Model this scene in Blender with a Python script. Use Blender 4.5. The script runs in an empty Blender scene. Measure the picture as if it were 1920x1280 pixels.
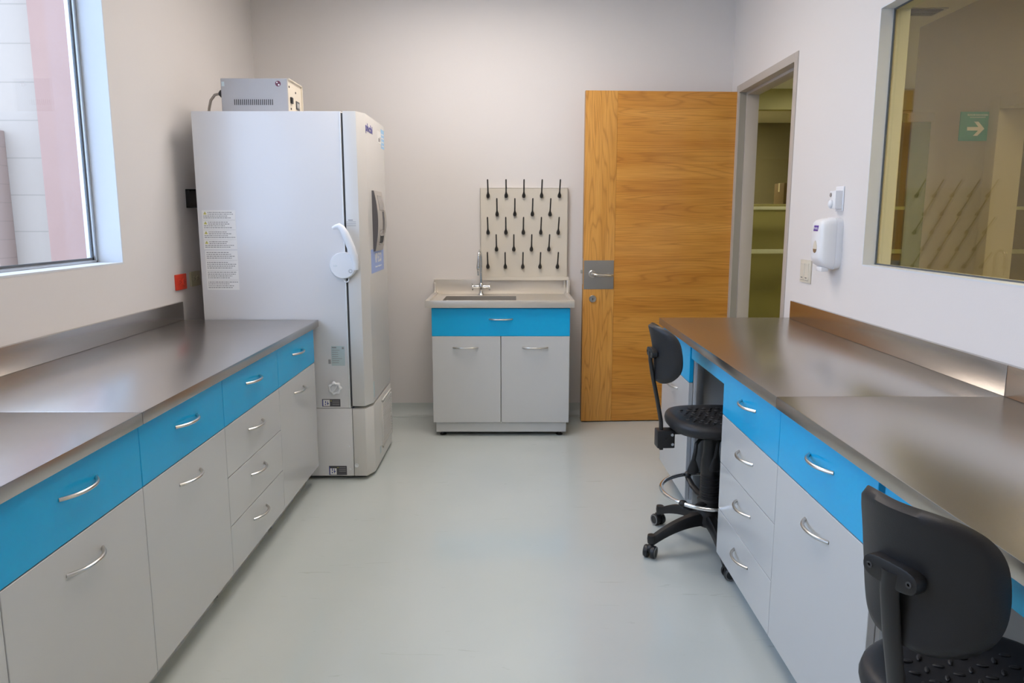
import bpy, bmesh, math, random
from mathutils import Vector, Matrix
PI = math.pi
SC = bpy.context.scene
COL = SC.collection
random.seed(7)

# ------------------------------------------------------------------ camera
cam_d = bpy.data.cameras.new('camera'); cam = bpy.data.objects.new('camera', cam_d); COL.objects.link(cam)
cam_d.sensor_fit = 'HORIZONTAL'; cam_d.sensor_width = 36.0
cam_d.lens = 1320.0 / 1920.0 * 36.0
cam_d.shift_y = -30.0 / 1920.0
cam_d.clip_start = 0.05; cam_d.clip_end = 200
cam.location = (0, 0, 1.4455)
cam.rotation_euler = (PI / 2 - math.radians(8.658), 0, 0)
SC.camera = cam

# ------------------------------------------------------------------ world, light, exposure
SC.view_settings.view_transform = 'Standard'; SC.view_settings.look = 'None'
SC.view_settings.gamma = 1; SC.view_settings.use_curve_mapping = False
SC.view_settings.exposure = 0.0
w = bpy.data.worlds.new('sky'); SC.world = w; w.use_nodes = True
wn = w.node_tree.nodes; wl = w.node_tree.links
bgn = wn['Background']
SKY_STRENGTH = 5.4
tcw = wn.new('ShaderNodeTexCoord'); nzw = wn.new('ShaderNodeTexNoise'); rmw = wn.new('ShaderNodeValToRGB')
nzw.inputs['Scale'].default_value = 1.6
rmw.color_ramp.elements[0].color = (0.52, 0.68, 1.0, 1); rmw.color_ramp.elements[1].color = (0.64, 0.77, 1.0, 1)
wl.new(tcw.outputs['Generated'], nzw.inputs['Vector']); wl.new(nzw.outputs['Fac'], rmw.inputs['Fac'])
wl.new(rmw.outputs['Color'], bgn.inputs['Color']); bgn.inputs['Strength'].default_value = SKY_STRENGTH
ROOM_LIGHT = 9.0          # ceiling panels of the room
HALL_LIGHT = 24.0          # corridor ceiling panels and the added fill lights at the partition

# ------------------------------------------------------------------ helpers: materials
def mat(name, col, rough=0.5, metal=0.0, var=0.03, nscale=8.0, bump=0.0, bscale=200.0, coat=0.0, spec=0.5, stretch=None, rvar=0.0):
    m = bpy.data.materials.new(name); m.use_nodes = True
    n = m.node_tree.nodes; l = m.node_tree.links; b = n['Principled BSDF']
    b.inputs['Roughness'].default_value = rough; b.inputs['Metallic'].default_value = metal
    b.inputs['Coat Weight'].default_value = coat; b.inputs['Coat Roughness'].default_value = 0.08
    b.inputs['Specular IOR Level'].default_value = spec
    tc = n.new('ShaderNodeTexCoord'); vec = tc.outputs['Object']
    if stretch:
        mp = n.new('ShaderNodeMapping'); mp.inputs['Scale'].default_value = stretch
        l.new(vec, mp.inputs['Vector']); vec = mp.outputs['Vector']
    nz = n.new('ShaderNodeTexNoise'); nz.inputs['Scale'].default_value = nscale; nz.inputs['Detail'].default_value = 4
    l.new(vec, nz.inputs['Vector'])
    mx = n.new('ShaderNodeMix'); mx.data_type = 'RGBA'
    mx.inputs['A'].default_value = tuple(max(0, c * (1 - var)) for c in col) + (1,)
    mx.inputs['B'].default_value = tuple(min(1, c * (1 + var)) for c in col) + (1,)
    l.new(nz.outputs['Fac'], mx.inputs['Factor']); l.new(mx.outputs['Result'], b.inputs['Base Color'])
    if rvar:
        mr = n.new('ShaderNodeMapRange'); mr.inputs['To Min'].default_value = rough - rvar; mr.inputs['To Max'].default_value = rough + rvar
        l.new(nz.outputs['Fac'], mr.inputs['Value']); l.new(mr.outputs['Result'], b.inputs['Roughness'])
    if bump:
        nb = n.new('ShaderNodeTexNoise'); nb.inputs['Scale'].default_value = bscale; nb.inputs['Detail'].default_value = 3
        l.new(vec, nb.inputs['Vector'])
        bp = n.new('ShaderNodeBump'); bp.inputs['Strength'].default_value = bump; bp.inputs['Distance'].default_value = 0.002
        l.new(nb.outputs['Fac'], bp.inputs['Height']); l.new(bp.outputs['Normal'], b.inputs['Normal'])
    return m

def emis(name, col, strength):
    m = bpy.data.materials.new(name); m.use_nodes = True
    b = m.node_tree.nodes['Principled BSDF']
    b.inputs['Base Color'].default_value = tuple(col) + (1,)
    b.inputs['Emission Color'].default_value = tuple(col) + (1,); b.inputs['Emission Strength'].default_value = strength
    return m

def glass(name, tint, ior, rough=0.0):
    m = bpy.data.materials.new(name); m.use_nodes = True
    n = m.node_tree.nodes; l = m.node_tree.links; n.clear()
    o = n.new('ShaderNodeOutputMaterial'); mx = n.new('ShaderNodeMixShader'); lw = n.new('ShaderNodeLayerWeight'); lw.inputs['Blend'].default_value = 0.5
    pw = n.new('ShaderNodeMath'); pw.operation = 'POWER'; pw.inputs[1].default_value = 5.0
    fr = n.new('ShaderNodeMapRange'); f0 = ((ior - 1) / (ior + 1)) ** 2
    tr = n.new('ShaderNodeBsdfTransparent'); gl = n.new('ShaderNodeBsdfGlossy')
    tr.inputs['Color'].default_value = tuple(tint) + (1,); gl.inputs['Roughness'].default_value = rough
    fr.inputs['To Min'].default_value = f0
    l.new(lw.outputs['Facing'], pw.inputs[0]); l.new(pw.outputs[0], fr.inputs['Value'])
    l.new(fr.outputs['Result'], mx.inputs['Fac']); l.new(tr.outputs[0], mx.inputs[1]); l.new(gl.outputs[0], mx.inputs[2])
    l.new(mx.outputs[0], o.inputs['Surface'])
    return m

def oak(name, horizontal):
    """oak veneer: long grain with flame-shaped rings"""
    m = bpy.data.materials.new(name); m.use_nodes = True
    n = m.node_tree.nodes; l = m.node_tree.links; b = n['Principled BSDF']
    b.inputs['Roughness'].default_value = 0.38; b.inputs['Coat Weight'].default_value = 0.15
    tc = n.new('ShaderNodeTexCoord')
    def mapped(sc, loc=(0, 0, 0)):
        mp = n.new('ShaderNodeMapping'); mp.inputs['Scale'].default_value = sc; mp.inputs['Location'].default_value = loc
        l.new(tc.outputs['Object'], mp.inputs['Vector']); return mp.outputs['Vector']
    def mul(a, c, blend='MULTIPLY', fac=1.0):
        x = n.new('ShaderNodeMix'); x.data_type = 'RGBA'; x.blend_type = blend; x.inputs['Factor'].default_value = fac
        l.new(a, x.inputs['A']); l.new(c, x.inputs['B']); return x.outputs['Result']
    def ramp(src, els):
        r = n.new('ShaderNodeValToRGB'); e = r.color_ramp.elements
        e[0].position, e[0].color = els[0]; e[1].position, e[1].color = els[-1]
        for p, c in els[1:-1]:
            k = e.new(p); k.color = c
        l.new(src, r.inputs['Fac']); return r.outputs['Color']
    long_, across = (0.38, 7.5) if horizontal else (6.5, 0.5)
    # flame figure: elongated rings from a distorted noise field
    nz = n.new('ShaderNodeTexNoise'); nz.inputs['Scale'].default_value = 1.0; nz.inputs['Detail'].default_value = 1.5
    nz.inputs['Distortion'].default_value = 0.25
    l.new(mapped((long_ * 1.2, 1, across * 1.0) if horizontal else (long_ * 1.5, 1, across * 1.7), (3.1, 0.4, 7.7)), nz.inputs['Vector'])
    mt = n.new('ShaderNodeMath'); mt.operation = 'MULTIPLY'; mt.inputs[1].default_value = 19.0 if horizontal else 20.0
    l.new(nz.outputs['Fac'], mt.inputs[0])
    fc = n.new('ShaderNodeMath'); fc.operation = 'PINGPONG'; fc.inputs[1].default_value = 0.5
    l.new(mt.outputs[0], fc.inputs[0])
    m2 = n.new('ShaderNodeMath'); m2.operation = 'MULTIPLY'; m2.inputs[1].default_value = 2.0; l.new(fc.outputs[0], m2.inputs[0])
    rings = ramp(m2.outputs[0], [(0.0, (0.72, 0.66, 0.60, 1)), (0.35, (0.96, 0.95, 0.94, 1)), (1.0, (1, 1, 1, 1))])
    # fine pores along the grain
    nf = n.new('ShaderNodeTexNoise'); nf.inputs['Scale'].default_value = 1.0; nf.inputs['Detail'].default_value = 5
    l.new(mapped((5, 5, 210) if horizontal else (210, 5, 5)), nf.inputs['Vector'])
    pores = ramp(nf.outputs['Fac'], [(0.36, (0.84, 0.80, 0.75, 1)), (0.55, (1, 1, 1, 1))])
    nl = n.new('ShaderNodeTexNoise'); nl.inputs['Scale'].default_value = 1.0; nl.inputs['Detail'].default_value = 3
    l.new(mapped((0.9, 1, 9) if horizontal else (9, 1, 0.9), (1, 2, 3)), nl.inputs['Vector'])
    base = ramp(nl.outputs['Fac'], ([(0.3, (0.56, 0.230, 0.030, 1)), (0.5, (0.64, 0.290, 0.046, 1)), (0.72, (0.72, 0.350, 0.068, 1))] if horizontal else
                                    [(0.3, (0.62, 0.290, 0.050, 1)), (0.5, (0.70, 0.350, 0.075, 1)), (0.72, (0.76, 0.40, 0.10, 1))]))
    l.new(mul(mul(base, rings, fac=0.75 if horizontal else 0.9), pores), b.inputs['Base Color'])
    bp = n.new('ShaderNodeBump'); bp.inputs['Strength'].default_value = 0.12; bp.inputs['Distance'].default_value = 0.001
    l.new(nf.outputs['Fac'], bp.inputs['Height']); l.new(bp.outputs['Normal'], b.inputs['Normal'])
    return m

def bricks(name, c1, c2, mortar, bw, bh, offz, ms=0.008, axis='XZ'):
    m = bpy.data.materials.new(name); m.use_nodes = True
    n = m.node_tree.nodes; l = m.node_tree.links; b = n['Principled BSDF']; b.inputs['Roughness'].default_value = 0.8
    tc = n.new('ShaderNodeTexCoord'); sp = n.new('ShaderNodeSeparateXYZ'); cb = n.new('ShaderNodeCombineXYZ')
    l.new(tc.outputs['Object'], sp.inputs[0])
    ad = n.new('ShaderNodeMath'); ad.operation = 'ADD'; ad.inputs[1].default_value = offz
    l.new(sp.outputs['Z'], ad.inputs[0]); l.new(sp.outputs['X'], cb.inputs['X']); l.new(ad.outputs[0], cb.inputs['Y'])
    br = n.new('ShaderNodeTexBrick'); br.inputs['Scale'].default_value = 1.0
    br.inputs['Brick Width'].default_value = bw; br.inputs['Row Height'].default_value = bh; br.inputs['Mortar Size'].default_value = ms
    br.inputs['Color1'].default_value = c1 + (1,); br.inputs['Color2'].default_value = c2 + (1,); br.inputs['Mortar'].default_value = mortar + (1,)
    l.new(cb.outputs[0], br.inputs['Vector']); l.new(br.outputs['Color'], b.inputs['Base Color'])
    return m

def steel(name, col, rough, sx):
    """brushed stainless steel"""
    m = mat(name, col, rough, 1.0, var=0.012, nscale=1.0, stretch=sx, rvar=0.012)
    return m

M = {}
M['wall'] = mat('wall_paint', (0.70, 0.675, 0.66), 0.7, var=0.015, nscale=1.5, bump=0.10, bscale=160)
M['ceiling'] = mat('ceiling_paint', (0.78, 0.77, 0.75), 0.8, var=0.01)
M['reveal'] = mat('reveal_paint', (0.64, 0.67, 0.70), 0.55, var=0.01)
M['cove'] = mat('cove_resin', (0.50, 0.54, 0.525), 0.3, var=0.03)
M['blue'] = mat('blue_laminate', (0.006, 0.40, 0.76), 0.22, var=0.02, nscale=3, spec=0.38)
M['blue_edge'] = mat('blue_edge_band', (0.012, 0.23, 0.44), 0.3, var=0.02)
M['white'] = mat('white_laminate', (0.54, 0.55, 0.555), 0.20, var=0.012, nscale=3, coat=0.25)
M['carcass'] = mat('carcass_board', (0.52, 0.53, 0.53), 0.45, var=0.03)
M['gap'] = mat('dark_gap', (0.05, 0.05, 0.05), 0.9)
M['nickel'] = mat('satin_nickel', (0.62, 0.60, 0.57), 0.28, 1.0, var=0.04, nscale=60)
M['chrome'] = mat('chrome', (0.78, 0.79, 0.80), 0.08, 1.0, var=0.02)
M['steel_bench'] = mat('brushed_bench_steel', (0.55, 0.525, 0.50), 0.27, 1.0, var=0.008, nscale=1.2)
M['steel_sink'] = mat('brushed_sink_steel', (0.76, 0.72, 0.665), 0.38, 0.85, var=0.02, nscale=3, rvar=0.02)
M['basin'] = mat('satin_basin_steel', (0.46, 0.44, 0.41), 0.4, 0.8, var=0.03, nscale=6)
M['steel_board'] = mat('brushed_board_steel', (0.66, 0.615, 0.53), 0.45, 0.08, var=0.012, nscale=2)
M['steel_plate'] = steel('door_plate_steel', (0.42, 0.42, 0.42), 0.36, (5, 240, 240))
M['alu'] = mat('anodised_aluminium', (0.60, 0.62, 0.64), 0.35, 0.9, var=0.03, nscale=30)
M['freezer'] = mat('freezer_enamel', (0.69, 0.695, 0.715), 0.28, var=0.012, nscale=4, coat=0.2)
M['freezer_front'] = mat('freezer_front_enamel', (0.64, 0.63, 0.61), 0.33, var=0.012, nscale=4)
M['gasket'] = mat('grey_gasket', (0.10, 0.11, 0.12), 0.7)
M['white_plastic'] = mat('white_plastic', (0.78, 0.80, 0.83), 0.3, var=0.01)
M['cream_plastic'] = mat('cream_plastic', (0.66, 0.62, 0.52), 0.4, var=0.02)
M['beige_metal'] = mat('beige_painted_metal', (0.62, 0.57, 0.48), 0.5, var=0.03)
M['grey_metal'] = mat('grey_painted_metal', (0.40, 0.385, 0.38), 0.42, 0.15, var=0.03)
M['handle_grey'] = mat('handle_silver', (0.50, 0.47, 0.44), 0.4, 0.2, var=0.03)
M['handle_dark'] = mat('handle_dark_side', (0.115, 0.11, 0.12), 0.5, var=0.05)
M['display'] = mat('display_panel', (0.30, 0.28, 0.27), 0.2, var=0.04)
M['black'] = mat('black_plastic', (0.012, 0.012, 0.013), 0.42, var=0.1)
M['pu'] = mat('black_polyurethane', (0.014, 0.0145, 0.017), 0.48, var=0.15, nscale=30, bump=0.15, bscale=500)
M['rubber'] = mat('grey_wheel_rim', (0.20, 0.20, 0.20), 0.5)
M['red'] = mat('red_outlet_plastic', (0.72, 0.055, 0.025), 0.35)
M['tan_outlet'] = mat('khaki_outlet_plastic', (0.42, 0.39, 0.26), 0.4)
M['paper'] = mat('label_paper', (0.82, 0.82, 0.81), 0.5, var=0.01)
M['ink'] = mat('label_ink', (0.30, 0.30, 0.31), 0.6)
M['yellow'] = mat('warning_yellow', (0.62, 0.58, 0.10), 0.5)
M['darklabel'] = mat('dark_label', (0.075, 0.075, 0.085), 0.4)
M['bluelabel'] = mat('navy_print', (0.05, 0.07, 0.30), 0.4)
M['greylabel'] = mat('pale_cyan_label', (0.50, 0.60, 0.62), 0.4)
M['skylabel'] = mat('sky_blue_sticker', (0.30, 0.42, 0.78), 0.4)
M['lightblue'] = mat('light_blue_sticker', (0.32, 0.60, 0.88), 0.4)
M['navy'] = mat('logo_navy', (0.045, 0.04, 0.30), 0.4)
M['purple'] = mat('logo_purple', (0.09, 0.03, 0.30), 0.4)
M['maroon'] = mat('badge_maroon', (0.13, 0.015, 0.035), 0.35)
M['printwhite'] = mat('white_print', (0.82, 0.83, 0.86), 0.5)
M['cable'] = mat('grey_cable', (0.35, 0.31, 0.27), 0.6)
M['frame'] = mat('taupe_frame_paint', (0.45, 0.405, 0.36), 0.5, var=0.02)
M['frame_dark'] = mat('dark_rebate', (0.30, 0.28, 0.24), 0.6, var=0.02)
M['oak_h'] = oak('oak_horizontal', True); M['oak_v'] = oak('oak_vertical', False)
M['oak_edge'] = mat('oak_edge', (0.45, 0.25, 0.10), 0.5, var=0.1, nscale=40)
M['hinge'] = mat('hinge_steel', (0.46, 0.47, 0.44), 0.45, 0.8, var=0.04)
M['glass_clear'] = glass('clear_glass', (0.95, 0.97, 0.98), 1.5)
M['glass_tint'] = glass('olive_tinted_glass', (0.88, 0.83, 0.66), 1.75)
M['glass_hall'] = glass('olive_partition_glass', (0.80, 0.775, 0.64), 1.5)
M['glass_leaf'] = glass('greenish_door_glass', (0.80, 0.88, 0.74), 1.5)
M['sanitizer'] = mat('dispenser_dark_window', (0.22, 0.15, 0.09), 0.2)
M['green'] = mat('evacuation_green', (0.0, 0.27, 0.20), 0.4)
M['hall_wall'] = mat('corridor_paint', (0.50, 0.455, 0.37), 0.7, var=0.02, nscale=1.5)
M['hall_olive'] = mat('corridor_olive', (0.46, 0.44, 0.21), 0.7, var=0.02, nscale=1.5)
M['hall_dark'] = mat('lab_beyond', (0.20, 0.18, 0.12), 0.7, var=0.03, nscale=1.5)
M['hall_green'] = mat('lab_beyond_lower', (0.62, 0.62, 0.40), 0.7, var=0.03, nscale=1.5)
M['brownbox'] = mat('brown_cardboard', (0.13, 0.085, 0.04), 0.7)
M['cladding'] = bricks('pale_cladding', (0.365, 0.300, 0.240), (0.375, 0.308, 0.246), (0.285, 0.24, 0.19), 3.1, 0.404, 10 * 0.404 - 2.106 + 0.0, 0.007)
M['pink'] = mat('pink_render', (0.31, 0.185, 0.145), 0.85, var=0.06, nscale=3, bump=0.2, bscale=60)
M['pinkblock'] = bricks('pink_blocks', (0.34, 0.24, 0.19), (0.325, 0.23, 0.185), (0.28, 0.2, 0.16), 0.9, 0.202, 0.0, 0.006)
M['paving'] = mat('outdoor_paving', (0.55, 0.54, 0.52), 0.8, var=0.08, nscale=2)

# glossy resin floor
def floor_mat():
    m = bpy.data.materials.new('resin_floor'); m.use_nodes = True
    n = m.node_tree.nodes; l = m.node_tree.links; b = n['Principled BSDF']
    tc = n.new('ShaderNodeTexCoord')
    a = n.new('ShaderNodeTexNoise'); a.inputs['Scale'].default_value = 1.1; a.inputs['Detail'].default_value = 5
    l.new(tc.outputs['Object'], a.inputs['Vector'])
    r = n.new('ShaderNodeValToRGB'); r.color_ramp.elements[0].position = 0.3; r.color_ramp.elements[1].position = 0.7
    r.color_ramp.elements[0].color = (0.48, 0.525, 0.515, 1); r.color_ramp.elements[1].color = (0.53, 0.570, 0.555, 1)
    l.new(a.outputs['Fac'], r.inputs['Fac'])
    # hairline scuffs
    mp = n.new('ShaderNodeMapping'); mp.inputs['Rotation'].default_value = (0, 0, 0.6); mp.inputs['Scale'].default_value = (1.2, 9, 1)
    l.new(tc.outputs['Object'], mp.inputs['Vector'])
    s = n.new('ShaderNodeTexNoise'); s.inputs['Scale'].default_value = 3.0; s.inputs['Detail'].default_value = 8; s.inputs['Distortion'].default_value = 2.0
    l.new(mp.outputs[0], s.inputs['Vector'])
    sr = n.new('ShaderNodeValToRGB'); e = sr.color_ramp.elements
    e[0].position = 0.688; e[0].color = (1, 1, 1, 1); e[1].position = 0.70; e[1].color = (0.80, 0.79, 0.76, 1)
    l.new(s.outputs['Fac'], sr.inputs['Fac'])
    mx = n.new('ShaderNodeMix'); mx.data_type = 'RGBA'; mx.blend_type = 'MULTIPLY'; mx.inputs['Factor'].default_value = 0.5
    l.new(r.outputs['Color'], mx.inputs['A']); l.new(sr.outputs['Color'], mx.inputs['B']); l.new(mx.outputs['Result'], b.inputs['Base Color'])
    b.inputs['Roughness'].default_value = 0.13; b.inputs['Specular IOR Level'].default_value = 0.62
    nb = n.new('ShaderNodeTexNoise'); nb.inputs['Scale'].default_value = 2.2; nb.inputs['Detail'].default_value = 2
    l.new(tc.outputs['Object'], nb.inputs['Vector'])
    bp = n.new('ShaderNodeBump'); bp.inputs['Strength'].default_value = 0.25; bp.inputs['Distance'].default_value = 0.006
    l.new(nb.outputs['Fac'], bp.inputs['Height']); l.new(bp.outputs['Normal'], b.inputs['Normal'])
    return m
M['floor'] = floor_mat()

# ------------------------------------------------------------------ helpers: geometry
class MB:
    """collects shapes (each with a material slot) and builds them as one mesh object"""
    def __init__(s, off=(0, 0, 0)):
        s.bm = bmesh.new(); s.mats = []; s.off = Vector(off)
    def slot(s, m):
        if m is None: return 0
        if m not in s.mats: s.mats.append(m)
        return s.mats.index(m)
    def _add(s, tmp, m):
        k = s.slot(m); mp = {}
        for v in tmp.verts: mp[v] = s.bm.verts.new(v.co)
        for f in tmp.faces:
            try:
                g = s.bm.faces.new([mp[v] for v in f.verts]); g.material_index = k; g.smooth = True
            except ValueError: pass
        tmp.free()
    def box(s, x0, x1, y0, y1, z0, z1, m=None, bev=0.0, seg=2):
        t = bmesh.new(); bmesh.ops.create_cube(t, size=1)
        for v in t.verts:
            v.co = Vector(((x0 + x1) / 2 + v.co.x * (x1 - x0), (y0 + y1) / 2 + v.co.y * (y1 - y0), (z0 + z1) / 2 + v.co.z * (z1 - z0)))
        if bev: bmesh.ops.bevel(t, geom=list(t.edges), offset=bev, segments=seg, profile=0.6, affect='EDGES')
        s._add(t, m); return s
    def prism(s, pts, vec, m=None, bev=0.0):
        """closed outline (3D points) extruded along vec"""
        t = bmesh.new(); vec = Vector(vec)
        a = [t.verts.new(p) for p in pts]; b = [t.verts.new(Vector(p) + vec) for p in pts]; k = len(pts)
        t.faces.new(a[::-1]); t.faces.new(b)
        for i in range(k): t.faces.new([a[i], a[(i + 1) % k], b[(i + 1) % k], b[i]])
        bmesh.ops.recalc_face_normals(t, faces=t.faces)
        if bev: bmesh.ops.bevel(t, geom=list(t.edges), offset=bev, segments=2, profile=0.6, affect='EDGES')
        s._add(t, m); return s
    def tube(s, pts, r, m=None, n=10, closed=False, sq=None, cap=True):
        """tube along a path; r is a number or a list; sq=(a,b) flattens the section"""
        t = bmesh.new(); P = [Vector(p) for p in pts]; N = len(P); R = r if isinstance(r, (list, tuple)) else [r] * N
        rings = []; up = None
        for i, p in enumerate(P):
            if closed: d = P[(i + 1) % N] - P[i - 1]
            else: d = P[min(i + 1, N - 1)] - P[max(i - 1, 0)]
            d.normalize()
            if up is None:
                up = Vector((0, 0, 1)) if abs(d.z) < 0.9 else Vector((1, 0, 0))
            side = d.cross(up).normalized(); u2 = side.cross(d).normalized(); up = u2
            ring = []
            for k in range(n):
                a = 2 * PI * k / n; ca, sa = math.cos(a), math.sin(a)
                if sq: ca *= sq[0]; sa *= sq[1]
                ring.append(t.verts.new(p + side * ca * R[i] + u2 * sa * R[i]))
            rings.append(ring)
        for i in range(N if closed else N - 1):
            A, B = rings[i], rings[(i + 1) % N]
            for k in range(n): t.faces.new([A[k], A[(k + 1) % n], B[(k + 1) % n], B[k]])
        if not closed and cap:
            t.faces.new(rings[0][::-1]); t.faces.new(rings[-1])
        bmesh.ops.recalc_face_normals(t, faces=t.faces)
        s._add(t, m); return s
    def lathe(s, prof, c, axis=(0, 0, 1), m=None, n=28):
        """profile [(radius, height)] turned about an axis through c"""
        t = bmesh.new(); ax = Vector(axis).normalized(); q = Vector((0, 0, 1)).rotation_difference(ax); c = Vector(c)
        rings = []
        for (r, h) in prof:
            if r < 1e-6: rings.append([t.verts.new(c + q @ Vector((0, 0, h)))])
            else: rings.append([t.verts.new(c + q @ Vector((r * math.cos(2 * PI * k / n), r * math.sin(2 * PI * k / n), h))) for k in range(n)])
        for A, B in zip(rings, rings[1:]):
            for k in range(n):
                k2 = (k + 1) % n
                if len(A) == 1 and len(B) == 1: continue
                if len(A) == 1: t.faces.new([A[0], B[k2], B[k]])
                elif len(B) == 1: t.faces.new([A[k], A[k2], B[0]])
                else: t.faces.new([A[k], A[k2], B[k2], B[k]])
        if len(rings[0]) > 1: t.faces.new(rings[0][::-1])
        if len(rings[-1]) > 1: t.faces.new(rings[-1])
        bmesh.ops.recalc_face_normals(t, faces=t.faces)
        s._add(t, m); return s
    def blob(s, c, r, m=None, q=None):
        t = bmesh.new(); bmesh.ops.create_uvsphere(t, u_segments=14, v_segments=9, radius=1)
        for v in t.verts:
            p = Vector((v.co.x * r[0], v.co.y * r[1], v.co.z * r[2]))
            if q: p = q @ p
            v.co = p + Vector(c)
        s._add(t, m); return s
    def grid(s, rows, m=None, close=False):
        """rows of 3D points joined as a surface"""
        t = bmesh.new(); V = [[t.verts.new(p) for p in r] for r in rows]
        for A, B in zip(V, V[1:]):
            k = len(A)
            for i in range(k if close else k - 1):
                t.faces.new([A[i], A[(i + 1) % k], B[(i + 1) % k], B[i]])
        if close:
            t.faces.new(V[0][::-1]); t.faces.new(V[-1])
        bmesh.ops.recalc_face_normals(t, faces=t.faces)
        s._add(t, m); return s
    def build(s, name, m=None, parent=None, angle=35, kind=None):
        me = bpy.data.meshes.new(name)
        if m is not None and not s.mats: s.mats = [m]
        for v in s.bm.verts: v.co = v.co - s.off
        s.bm.to_mesh(me); s.bm.free()
        for x in (s.mats or [M['white']]): me.materials.append(x)
        for p in me.polygons: p.use_smooth = True
        me.set_sharp_from_angle(angle=math.radians(angle))
        o = bpy.data.objects.new(name, me); COL.objects.link(o)
        if parent: o.parent = parent
        if kind: o['kind'] = kind
        return o

def tag(o, label=None, cat=None, group=None, kind=None):
    if label: o['label'] = label
    if cat: o['category'] = cat
    if group: o['group'] = group
    if kind: o['kind'] = kind
    return o

def empty(name, loc, rz=0.0):
    e = bpy.data.objects.new(name, None); COL.objects.link(e); e.location = loc; e.rotation_euler = (0, 0, rz)
    e.empty_display_size = 0.1
    return e

def copy_tree(o, parent=None):
    c = o.copy(); COL.objects.link(c)
    if parent: c.parent = parent
    for ch in list(o.children): copy_tree(ch, c)
    return c

def text(name, body, m, origin, right, up, width=None, height=None, parent=None, off=(0, 0, 0), depth=0.0004, bold=0.0):
    """raised lettering: origin is the lower left corner, right/up are the directions of the writing"""
    cu = bpy.data.curves.new(name, 'FONT'); cu.body = body; cu.extrude = 0.02; cu.offset = bold; cu.resolution_u = 3
    tmp = bpy.data.objects.new(name, cu); COL.objects.link(tmp)
    bpy.context.view_layer.update()
    dg = bpy.context.evaluated_depsgraph_get()
    me = bpy.data.meshes.new_from_object(tmp.evaluated_get(dg))
    bpy.data.objects.remove(tmp)
    xs = [v.co.x for v in me.vertices]; ys = [v.co.y for v in me.vertices]
    x0, x1, y0, y1 = min(xs), max(xs), min(ys), max(ys)
    sx = (width / (x1 - x0)) if width else None; sy = (height / (y1 - y0)) if height else None
    sx = sx or sy; sy = sy or sx
    R = Vector(right).normalized(); U = Vector(up).normalized(); Nn = R.cross(U)
    for v in me.vertices:
        v.co = Vector(origin) - Vector(off) + R * (v.co.x - x0) * sx + U * (v.co.y - y0) * sy + Nn * (v.co.z / 0.02 * depth + depth * 0.5)
    me.materials.clear(); me.materials.append(m)
    for p in me.polygons: p.material_index = 0
    o = bpy.data.objects.new(name, me); COL.objects.link(o)
    if parent: o.parent = parent
    return o

def struct(mb, name, m=None, parent=None, label=None):
    o = mb.build(name, m, parent)
    if not parent: o['kind'] = 'structure'
    if label: o['label'] = label
    return o

# ------------------------------------------------------------------ setting
XL, XR, YB, YF, ZC = -1.785, 1.53, 5.08, -1.6, 3.05
TW = 0.12
struct(MB().box(XL - 0.3, XR + 0.06, YF - 0.15, YB + 0.15, -0.12, 0.0, M['floor']), 'floor', label='glossy pale grey green resin floor of the laboratory')
struct(MB().box(XL - 0.3, XR + TW, YF - 0.15, YB + 0.15, ZC, ZC + 0.1, M['ceiling']), 'ceiling', label='white ceiling above the laboratory')
struct(MB().box(XL - 0.2, XR + TW, YB, YB + 0.15, 0, ZC, M['wall']), 'wall_back', label='off white back wall behind the sink')
struct(MB().box(XL - 0.2, XR + TW, YF - 0.15, YF, 0, ZC, M['wall']), 'wall_front', label='off white wall behind the viewer')
# left wall with window opening
WLy0, WLy1, WLz0, WLz1 = 0.35, 3.242, 1.238, 2.85
b = MB()
b.box(XL - 0.15, XL, YF, WLy0, 0, ZC); b.box(XL - 0.15, XL, WLy1, YB, 0, ZC)
b.box(XL - 0.15, XL, WLy0, WLy1, 0, WLz0); b.box(XL - 0.15, XL, WLy0, WLy1, WLz1, ZC)
struct(b, 'wall_left', M['wall'], label='off white left wall with the daylight window')
# right wall with window and doorway
WRy0, WRy1, WRz0, WRz1 = 0.55, 3.083, 1.240, 2.309
Dy0, Dy1, Dz = 3.925, 4.955, 2.328
b = MB()
b.box(XR, XR + TW, YF, WRy0, 0, ZC); b.box(XR, XR + TW, WRy1, Dy0, 0, ZC)
b.box(XR, XR + TW, WRy0, WRy1, 0, WRz0); b.box(XR, XR + TW, WRy0, WRy1, WRz1, ZC)
b.box(XR, XR + TW, Dy0, Dy1, Dz, ZC); b.box(XR, XR + TW, Dy1, YB, 0, ZC)
struct(b, 'wall_right', M['wall'], label='off white right wall with doorway and tinted corridor window')
# coved skirting at the back wall
def cove(name, x0, x1, lab):
    r = 0.055; pts = [(x0, YB, 0.0), (x0, YB - r, 0.0)]
    for k in range(7):
        a = k / 6 * PI / 2
        pts.append((x0, YB - r + r * math.sin(a) - 0.004, 0.0006 + r * 1.6 * (1 - math.cos(a))))
    pts.append((x0, YB - 0.004, 0.093)); pts.append((x0, YB, 0.093))
    struct(MB().prism(pts, (x1 - x0, 0, 0), M['cove']), name, label=lab)
cove('baseboard_back', XL, XR, 'grey green coved skirting along the back wall')

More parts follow.
